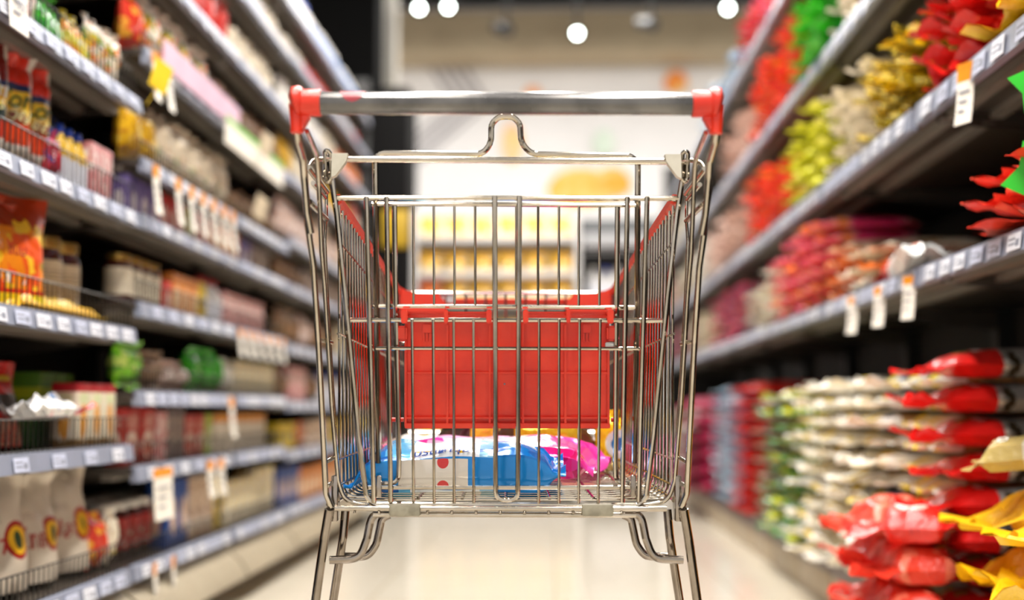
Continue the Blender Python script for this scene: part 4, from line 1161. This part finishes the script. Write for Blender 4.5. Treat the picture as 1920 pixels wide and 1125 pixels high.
# rear gate
gate = wire('rear_gate', [G(617, 300), G(631, 400), G(647, 560), G(672, 820), G(687, 930), G(700, 946), G(1198, 948), G(1212, 930), G(1226, 820), G(1252, 560), G(1270, 400), G(1285, 302)], .0042, cart, rad=.012)
gw = lambda pts, r, rad=0, nm='gate_wire', off=0: wire(nm, [G(x, y, off) for x, y in pts], r, gate, rad=rad)
wire('top_rail', [G(612, 298, -.004), G(1290, 303, -.004)], .0050, gate, seg=12)
gw([(632, 371), (1274, 372)], .0040)
gw([(654, 600), (1248, 601)], .0036, off=.004)
gw([(690, 914), (1212, 914)], .0032, off=.004)
for a, b2 in (((686.5, 368), (701, 942)), ((724.5, 368), (732.5, 942)), ((1176.5, 368), (1167, 942)), ((1213.5, 368), (1198, 940))):
    gw([a, b2], .0037, off=-.004)
gw([(927.5, 367), (929.5, 900), (930, 938), (971, 938), (971, 900), (974, 367)], .0038, rad=.016, off=-.006)
for xt, xb in ((772.5, 775.5), (812, 814), (850.5, 851.5), (887.8, 888.3), (1011, 1010), (1048.5, 1048), (1087, 1085), (1125.6, 1121.6)):
    gw([(xt, 598), (xb, 944)], .0022, off=-.001)
# bottom cross tubes with grey sleeves
low = wire('bottom_rail', [cp(628, 953, 1.935), cp(1250, 954, 1.935)], .0046, cart, 'chrome', 0, 12)
wire('bottom_rail', [cp(700, 964.5, 1.94), cp(1192, 966, 1.94)], .0040, cart, 'chrome', 0, 12)
for x0, x1 in ((730, 788), (1091, 1150)):
    bm = bmesh.new(); p, q = cp(x0, 945, 1.93), cp(x1, 967.5, 1.93)
    box(bm, p.x, q.x, p.y - .006, p.y + .012, q.z, p.z, bev=.0025); obj('rail_sleeve', bm, M['grey_clip'], cart)
bm = bmesh.new()
for i in range(12):
    bmesh.ops.create_icosphere(bm, subdivisions=2, radius=.0024, matrix=Matrix.Translation(cp(665 + i * 45.5, 961, 1.932)))
obj('weld', bm, M['chrome'], cart)

# folded child seat frame just inside the gate
SO = .022
seat = wire('child_seat_frame', [G(709, 868, SO), G(706, 560, SO), G(703, 296, SO), G(716, 287, SO), G(905, 289, SO), G(921, 268, SO), G(921, 232, SO), G(936, 219, SO), G(962, 219, SO), G(975, 232, SO), G(977, 268, SO), G(996, 289, SO), G(1182, 293, SO), G(1196, 304, SO), G(1195, 560, SO), G(1190, 868, SO)],
            .0044, cart, rad=[0, 0, .01, .01, .03, .03, .016, .016, .016, .016, .03, .03, .01, .01, 0, 0])
sw = lambda pts, r, rad=0, off=SO: wire('seat_wire', [G(x, y, off) for x, y in pts], r, seat, rad=rad)
sw([(697, 382), (1198, 385)], .0036)
sw([(698, 574), (1196, 577)], .0034)
sw([(705, 653), (1199, 654)], .0030, off=SO - .012)
sw([(739.5, 386), (741, 530), (748, 860), (747, 905), (714, 907)], .0040, .02)
sw([(1158, 388), (1157, 530), (1154, 860), (1155, 906), (1186, 908)], .0040, .02)
for x in (774.7, 813.3, 852, 890.8, 968, 1009, 1048, 1085.5, 1124.5):
    sw([(x, 385), (x + (949 - x) * .004, 574)], .0019)
for x in (710, 1188):
    bm = bmesh.new(); p = G(x, 912, -.004)
    box(bm, p.x - .0042, p.x + .0042, p.y, p.y + .006, p.z - .0165, p.z + .0165, bev=.0025); obj('seat_hook', bm, M['chrome_dull'], seat)

# red plastic seat flap hooked on the middle bar, hanging inside the gate
FO = .034
flap = tag(link('seat_flap', None, cart), None)
P3 = lambda x, y, off=FO: G(x, y, off)
bm = bmesh.new()


def slab(bm, x0, x1, y0, y1, o0, o1, bev=.0015):
    a, c = G(x0, y0, 0), G(x1, y1, 0)
    vs = box(bm, 0, 1, 0, 1, 0, 1)
    a2, b2, c2, d2 = G(x0, y0), G(x1, y0), G(x1, y1), G(x0, y1)
    for v in vs:
        u, dd, ww = v.co
        top = a2.lerp(b2, u); bot = d2.lerp(c2, u)
        p = bot.lerp(top, ww); p.y += o0 + (o1 - o0) * dd
        v.co = p
    es = list({e for v in vs for e in v.link_edges})
    if bev: bmesh.ops.bevel(bm, geom=es, offset=bev, segments=2, affect='EDGES')


slab(bm, 756, 1147, 599, 802, FO + .004, FO + .010)
body = obj('flap_panel', bm, M['red_plastic'], cart)
bpy.data.objects.remove(flap)
flap = body
flap.name = 'seat_flap'
bm = bmesh.new()
for x in (757.5, 837, 918, 981.5, 1062, 1144): slab(bm, x - 2.2, x + 2.2, 606, 800, FO - .004, FO + .006, .0008)
slab(bm, 756, 1147, 794, 804, FO - .006, FO + .006, .001)
slab(bm, 758, 1145, 782, 786, FO - .003, FO + .006, .0006)
slab(bm, 760, 1143, 696, 700, FO - .002, FO + .006, .0006)
obj('rib', bm, M['red_plastic'], flap)
for x0, x1 in ((755, 918), (982, 1148)):
    bm = bmesh.new(); slab(bm, x0, x1, 583, 600, FO - .002, FO + .008, .0012)
    slab(bm, x0, x1, 582, 586, FO - .012, FO + .008, .0012); obj('top_edge', bm, M['red_plastic'], flap)
for x, w_ in ((758.5, 6), (836.5, 3.8), (917, 5), (985.5, 5), (1065.5, 3.8), (1144, 6)):
    bm = bmesh.new()
    slab(bm, x - w_, x + w_, 581.5, 607, -.008, -.002, .0016)
    slab(bm, x - w_, x + w_, 581, 590, -.006, FO + .004, .0016)
    obj('hook', bm, M['red_plastic'], flap)
for x0, x1 in ((738, 761), (1140, 1164)):
    bm = bmesh.new(); slab(bm, x0, x1, 609, 638, FO - .014, FO + .012, .003); obj('side_lug', bm, M['red_plastic'], flap)
for x0, x1 in ((735, 757), (1146, 1160)):
    bm = bmesh.new(); a, c = G(x0, 787, FO + .003), G(x1, 787, FO + .003); tube(bm, [a, c], .0035, 10); obj('pivot_pin', bm, M['red_plastic'], flap)
for x in (798, 1103):
    bm = bmesh.new()
    slab(bm, x - 8, x + 8, 605, 622, FO - .002, FO + .006, .001)
    for q in (-6, 0, 6): slab(bm, x + q - 1.6, x + q + 1.6, 622, 638, FO - .001, FO + .005, .0006)
    obj('moulded_clip', bm, M['red_plastic'], flap)
bm = bmesh.new(); slab(bm, 1138, 1158, 640, 651, FO - .008, FO + .004, .001); obj('clear_bumper', bm, M['clear_clip'], flap)
bm = bmesh.new(); p = G(946, 720, FO + .003); bmesh.ops.create_icosphere(bm, subdivisions=2, radius=.0015, matrix=Matrix.Translation(p)); obj('pin_hole', bm, M['ink'], flap)

# basket: side walls and floor
BR, BFt = cp(633, 374, 1.88), cp(748, 549, 2.55)          # rim: rear left, front left
FR_, FF = cp(634, 938, 1.96), cp(770, 858, 2.52)          # floor edge: rear left, front left
UCx = UC


def mir(p, s):
    return Vector((p.x, p.y, p.z)) if s < 0 else Vector((2 * UCx - p.x, p.y, p.z))


basket = wire('basket', [mir(FR_, -1), mir(FF, -1), mir(FF, 1), mir(FR_, 1)], .0036, cart, rad=.03)
for s in (-1, 1):
    wire('rim_rail', [mir(BR, s), mir(BFt, s)], .0034, basket)
    bm = bmesh.new()
    a, c = mir(BR, s), mir(BFt, s)
    d = (c - a).normalized(); sd = Vector((0, 0, 1)).cross(d).normalized()
    for k, (o0, o1) in enumerate((((-.0065, -.002), (.0065, .009)),)):
        vs = []
        for t_ in (0, 1):
            p = a.lerp(c, t_)
            vs.append([bm.verts.new(p + sd * x + Vector((0, 0, z))) for x, z in ((-.006, -.006), (.006, -.006), (.0065, .004), (.003, .008), (-.003, .008), (-.0065, .004))])
        for i in range(6): bm.faces.new((vs[0][i], vs[0][(i + 1) % 6], vs[1][(i + 1) % 6], vs[1][i]))
        bm.faces.new(vs[0][::-1]); bm.faces.new(vs[1])
    bmesh.ops.recalc_face_normals(bm, faces=bm.faces)
    obj('rim_cover', bm, M['red_rail'], basket)
    # long wires along the side wall
    lw = [.135, .44, .86, .95]
    for t_ in lw:
        A = mir(BR.lerp(FR_, t_), s); C = mir(BFt.lerp(FF, t_), s)
        wire('side_wire', [A, C], .0022, basket, seg=6)
NW = 28
for i in range(NW):
    t_ = (i + .3) / NW
    t_ = t_ ** .92
    top, fl = BR.lerp(BFt, t_), FR_.lerp(FF, t_)
    top = top + Vector((0, 0, -.004))
    pts = [mir(top, -1), mir(fl, -1), mir(fl, 1), mir(top, 1)]
    wire('basket_wire', pts, .0021, basket, rad=.022, seg=7)
for k in range(7):
    x = (k - 3) / 3
    A = Vector((UCx + x * .2, FR_.y, FR_.z + .003)); C = Vector((UCx + x * .155, FF.y, FF.z + .003))
    wire('floor_wire', [A, C], .0024, basket, seg=7)
# front wall and its red corners
front = tag(link('front_panel', None, cart))
bpy.data.objects.remove(front)
bm = bmesh.new()
tube(bm, [mir(BFt, -1), mir(BFt, 1)], .0036, 8)
front = obj('front_panel', bm, M['chrome'], cart)
for k in range(11):
    x = (k - 5) / 5.3
    A = Vector((UCx + x * abs(BFt.x - UCx), BFt.y, BFt.z)); C = Vector((UCx + x * abs(FF.x - UCx), FF.y, FF.z))
    wire('front_wire', [A, C], .0024, front, seg=7)
for t_ in (.3, .62, .85):
    wire('front_wire', [mir(BFt.lerp(FF, t_), -1), mir(BFt.lerp(FF, t_), 1)], .0032, front, seg=7)
for s in (-1, 1):
    bm = bmesh.new()
    q = [cp(x if s < 0 else 1898 - x, y, 2.55) for x, y in ((744, 534), (752, 540), (764, 546), (782, 549), (822, 551), (836, 568), (836, 600), (744, 600))]
    prism(bm, [(v.x, v.z) for v in q], q[0].y - .012, q[0].y + .012, 'y')
    obj('corner_guard', bm, M['red_rail'], front)
bm = bmesh.new()
q0, q1 = cp(820, 560, 2.57), cp(1080, 572, 2.57)
box(bm, q0.x, q1.x, q0.y - .006, q0.y + .006, q1.z, q0.z, bev=.002); obj('front_strip', bm, M['red_rail'], front)
bm = bmesh.new()
q0, q1 = cp(816, 552, 2.56), cp(852, 568, 2.56)
box(bm, q0.x, q1.x, q0.y - .008, q0.y + .002, q1.z, q0.z, bev=.002); obj('card_holder', bm, M['clear_clip'], front)
# chassis and castors standing on the floor
base_z = .13
for s in (-1, 1):
    bm = bmesh.new()
    p = cp(541 if s < 0 else 1358, 1500, 1.99)
    f = Vector((UCx + s * .17, .62, .13))
    r_ = Vector((p.x, p.y, .13))
    tube(bm, fillet([cp(545 if s < 0 else 1354, 1470, 1.98), r_, f, f + Vector((0, .05, .0))], .03), .009, 12)
    obj('chassis_tube', bm, M['chrome_dull'], cart)
    for q in (r_ + Vector((0, .03, 0)), f):
        bm = bmesh.new()
        tube(bm, [(q.x - .014, q.y, .055), (q.x + .014, q.y, .055)], .055, 24)
        wh = obj('caster_wheel', bm, mat('grey_rubber', '#55534f', .6, var=('#4a4844', 30)), cart)
        bm = bmesh.new()
        for e in (-1, 1): box(bm, q.x + e * .019 - .0015, q.x + e * .019 + .0015, q.y - .014, q.y + .014, .045, .122)
        box(bm, q.x - .02, q.x + .02, q.y - .018, q.y + .018, .118, .124)
        obj('caster_fork', bm, M['chrome_dull'], wh)
wire('chassis_tube', [Vector((UCx - .17, .62, .13)), Vector((UCx + .17, .62, .13))], .009, cart, 'chrome_dull', 0, 12)

# ------------------------------------------------------------------ goods in the cart
CT = cart.matrix_basis.copy()
CT = Matrix.Translation(FW * D0) @ Matrix.Rotation(CYAW, 4, 'Z')


def pouch_in_cart(name, px0, px1, py, Dd, wdt, thk, m, seed, label, rz=0, rx=0, ry=0, flap=.02, cat='pouch', kind='bar'):
    """a filled pouch lying across the basket floor; px0..px1 its ends, py its underside"""
    a, c = cp(px0, py, Dd), cp(px1, py, Dd)
    L_ = (c - a).length
    bm, pt = bagmesh(wdt, L_ - 2 * flap, thk, kind=kind, pose='lie', seed=seed, flap=flap, flare=flap, wr=.009, nu=16, nv=26)
    me = mesh_of(bm, m, True, name)
    tf = (Dd - FR_.y - D0) / (FF.y - FR_.y)
    loc = CT @ Vector((a.x + flap, a.y, FR_.z + (FF.z - FR_.z) * tf + .009 + max(0, ry) * 0))
    o = link(name, me, None, loc, (rx, ry + math.atan2(FF.z - FR_.z, FF.y - FR_.y), CYAW - PI / 2 + rz))
    tag(o, label, cat)
    return o, pt, L_ - 2 * flap


blue = printed('blue_softener_print', '#0a74c6', bands=[(.12, .3, '#5cb0e0'), (.26, .62, '#e6eef4'), (.62, .7, '#8cc4e6')], rects=[(.9, 1.1, -1, 2, '#1580cc'), (.935, 1.1, .2, .56, '#d8d0c4')],
               mott=[('#0a5cae', 1.6, .6, .62, 1.1), ('#0a5cae', 1.6, .6, 0, .2)], ell=[(.74, .38, .022, .13, '#f0b830'), (.8, .52, .05, .022, '#f2c02c'), (.95, .43, .025, .03, '#c83030')], rough=.16, metal=.15, bump=(9, .22))
pink = printed('pink_softener_print', '#e0389a', bands=[(.5, .64, '#f0c8e0'), (.64, .95, '#e8218a')], mott=[('#f2b4d8', 1.6, .56, 0, .7), ('#c8146e', 2, .6, .6, 1), ('#8a7ac0', 2.5, .68, 0, .5)], rough=.14, metal=.2, bump=(10, .3))
goldb = printed('yellow_black_coffee_print', '#caa61c', bands=[(-.1, .22, '#3c3224'), (.22, .38, '#e0c438'), (.38, .5, '#4a3c24'), (.92, 1.1, '#6a4a2c')], mott=[('#e8d060', 4, .6, .4, 1)], rough=.15, metal=.4, bump=(24, .6))
yel = printed('yellow_white_pack_print', '#f0c818', ell=[(.5, .5, .3, .26, '#eef2f6'), (.5, .5, .18, .12, '#3a7ac0')], mott=[('#d8a410', 5, .62, 0, 1)], rough=.18, metal=.1)
o, pt, LL = pouch_in_cart('softener_pouch', 664, 1058, 944, 2.055, .18, .072, blue, 81, 'blue and white foil softener pouch lying nearest in the cart', rz=-.02, ry=0, rx=0)
k0 = .0
fnb = lambda u0, s0: (lambda a, b_: (lambda p: Vector((p.x, p.y, p.z + .0015)))(pt(max(-.95, min(.95, u0 + b_ / .095 * -1)), s0 + a / LL, 1)))
# letters run along the pouch
fx = lambda u0, s0: (lambda a, b_: (lambda p: Vector((p.x + .0015, p.y, p.z + .0015)))(pt(max(-.97, min(.97, u0 - b_ / .075)), s0 + a / LL, 1)))
link('lettering', textmesh('ปรับผ้านุ่ม', .022, mat('blue_lettering', '#1c4ea8', .4, var=('#18489e', 40)), fx(.6, .42), .2), o)
pouch_in_cart('softener_pouch', 735, 1135, 918, 2.30, .17, .064, pink, 82, 'pink foil pouch lying behind the blue one in the cart', rz=-.26, rx=-.03)
pouch_in_cart('coffee_bag', 800, 1128, 878, 2.45, .11, .088, goldb, 83, 'yellow and black foil pack at the back of the cart', rz=.0)
a = cp(1122, 868, 2.38)
bm, pt2 = bagmesh(.085, .1, .05, kind='brick', pose='stand', seed=84, flap=.012)
o = link('coffee_bag', mesh_of(bm, yel, True, 'pack'), None, CT @ Vector((a.x + .035, a.y - .02, cp(1122, 862, 2.38).z - .02)), (0, 0, CYAW))
tag(o, 'small yellow pack with blue and white emblem upright in the cart corner', 'pack')
a = cp(1150, 905, 2.3)
bm, pt2 = bagmesh(.07, .13, .05, kind='pillow', pose='lie', seed=85, flap=.015, flare=.015)
o = link('coffee_bag', mesh_of(bm, printed('brown_gold_foil_print', '#7a6238', mott=[('#b09860', 4, .55, 0, 1), ('#3a2e1c', 5, .6, 0, 1)], metal=.6, rough=.2), True, 'pack'), None, CT @ Vector((a.x, a.y, cp(1150, 905, 2.3).z)), (0, 0, CYAW + .3))
tag(o, 'brown and gold foil pack beside the pink pouch in the cart', 'pack')
o, pt, LL = pouch_in_cart('white_bag', 715, 880, 868, 2.42, .12, .045, D['white'], 86, 'flat white bag at the left rear of the cart', rz=.05)
# ------------------------------------------------------------------ display beyond the aisle
YD = 8.45
DX = lambda px: (px - 1040) / 2400 * YD
DZ = lambda py: .62 + (765 - py) / 2400 * YD
t = thing('display_shelf', 'white tiered display stand with yellow packs beyond the end of the aisle', 'display stand', (DX(930), YD, 0))
xw = (DX(1080) - DX(780)) / 2
wm = mat('white_display', '#e8e6e4', .4, var=('#dedcda', 4))
bm = bmesh.new()
box(bm, -xw - .03, -xw, 0, .5, 0, 1.95); box(bm, xw, xw + .03, 0, .5, 0, 1.95); box(bm, -xw, xw, .47, .5, 0, 1.95)
obj('frame', bm, wm, t)
for z in (DZ(440), DZ(507), DZ(560), DZ(640), DZ(725), .4, .1):
    bm = bmesh.new(); box(bm, -xw + .001, xw - .001, -.02, .46, z - .04, z, bev=.003); obj('shelf', bm, wm, t)
yb = printed('yellow_bread_print', '#f4bf3a', mott=[('#fbe9b8', 2.5, .52, 0, .8), ('#f0a020', 4, .6, .6, 1)], rough=.3)
ob = printed('orange_bread_print', '#ee7a3a', mott=[('#f8c08a', 2.5, .56, 0, .8)], rough=.3)
for i, z in enumerate((DZ(440), DZ(507), DZ(560), DZ(640), DZ(725), .4)):
    n = 6
    for k in range(n):
        v = k % 3
        dsg = ob if (i == 2 and k == 0) else yb
        me = bagme('bread', dsg, v, w=.16, l=.12, t=.12, kind='sack', pose='stand', flap=.015)
        o = link('bread_bag', me, None, (DX(930) - xw + (k + .5) * 2 * xw / n, YD + .1, z + .002), (0, 0, random.uniform(-.1, .1)))
        nth = ['leftmost', 'second', 'third', 'fourth', 'fifth', 'rightmost'][k]
        rw = ['top', 'second', 'third', 'fourth', 'fifth', 'bottom'][i]
        tag(o, f'{"orange" if dsg is ob else "yellow"} pack on the {rw} shelf of the white display stand, {nth} of six', 'pack', 'yellow packs on the display stand')
t = thing('chiller_cabinet', 'dark open chiller with grey header right of the white display stand', 'cabinet', (DX(1165), YD + .25, 0))
hw2 = (DX(1250) - DX(1082)) / 2 - .03
bm = bmesh.new()
box(bm, -hw2, hw2, .3, .34, 0, DZ(455)); box(bm, -hw2, -hw2 + .03, 0, .3, 0, DZ(455)); box(bm, hw2 - .03, hw2, 0, .3, 0, DZ(455))
obj('body', bm, M['upright'], t)
bm = bmesh.new(); box(bm, -hw2, hw2, -.02, .34, DZ(453), DZ(428), bev=.004); obj('header_ledge', bm, mat('pale_grey_header', '#b5b5b7', .4, var=('#ababad', 4)), t)
bm = bmesh.new(); box(bm, -hw2, hw2, -.01, .34, DZ(427.5), DZ(398), bev=.004); obj('header', bm, mat('grey_header', '#6b6e70', .4, var=('#626567', 4)), t)
for z in (DZ(560), DZ(650), DZ(740), .25):
    bm = bmesh.new(); box(bm, -hw2 + .031, hw2 - .031, 0, .29, z - .03, z); obj('shelf', bm, wm, t)
    for k in range(5):
        b0, pr = bottle_meshes('far' + str(k % 2), .045, .24, 'bot_white', 'lid_blue' if k % 2 else 'lid_white')
        o = link('milk_bottle', b0, None, (DX(1165) - hw2 + .1 + k * (2 * hw2 - .2) / 4, YD + .25 + .1, z + .001))
        for nm, pm in pr: link(nm, pm, o)
        lev = {0: 'top'}.get([DZ(560), DZ(650), DZ(740), .25].index(z), ['top', 'second', 'third', 'bottom'][[DZ(560), DZ(650), DZ(740), .25].index(z)])
        tag(o, f'white bottle on the {lev} shelf of the dark chiller, {["leftmost", "second", "middle", "fourth", "rightmost"][k]} of five', 'bottle', 'white bottles in the chiller')

finish_labels()
bpy.context.view_layer.update()
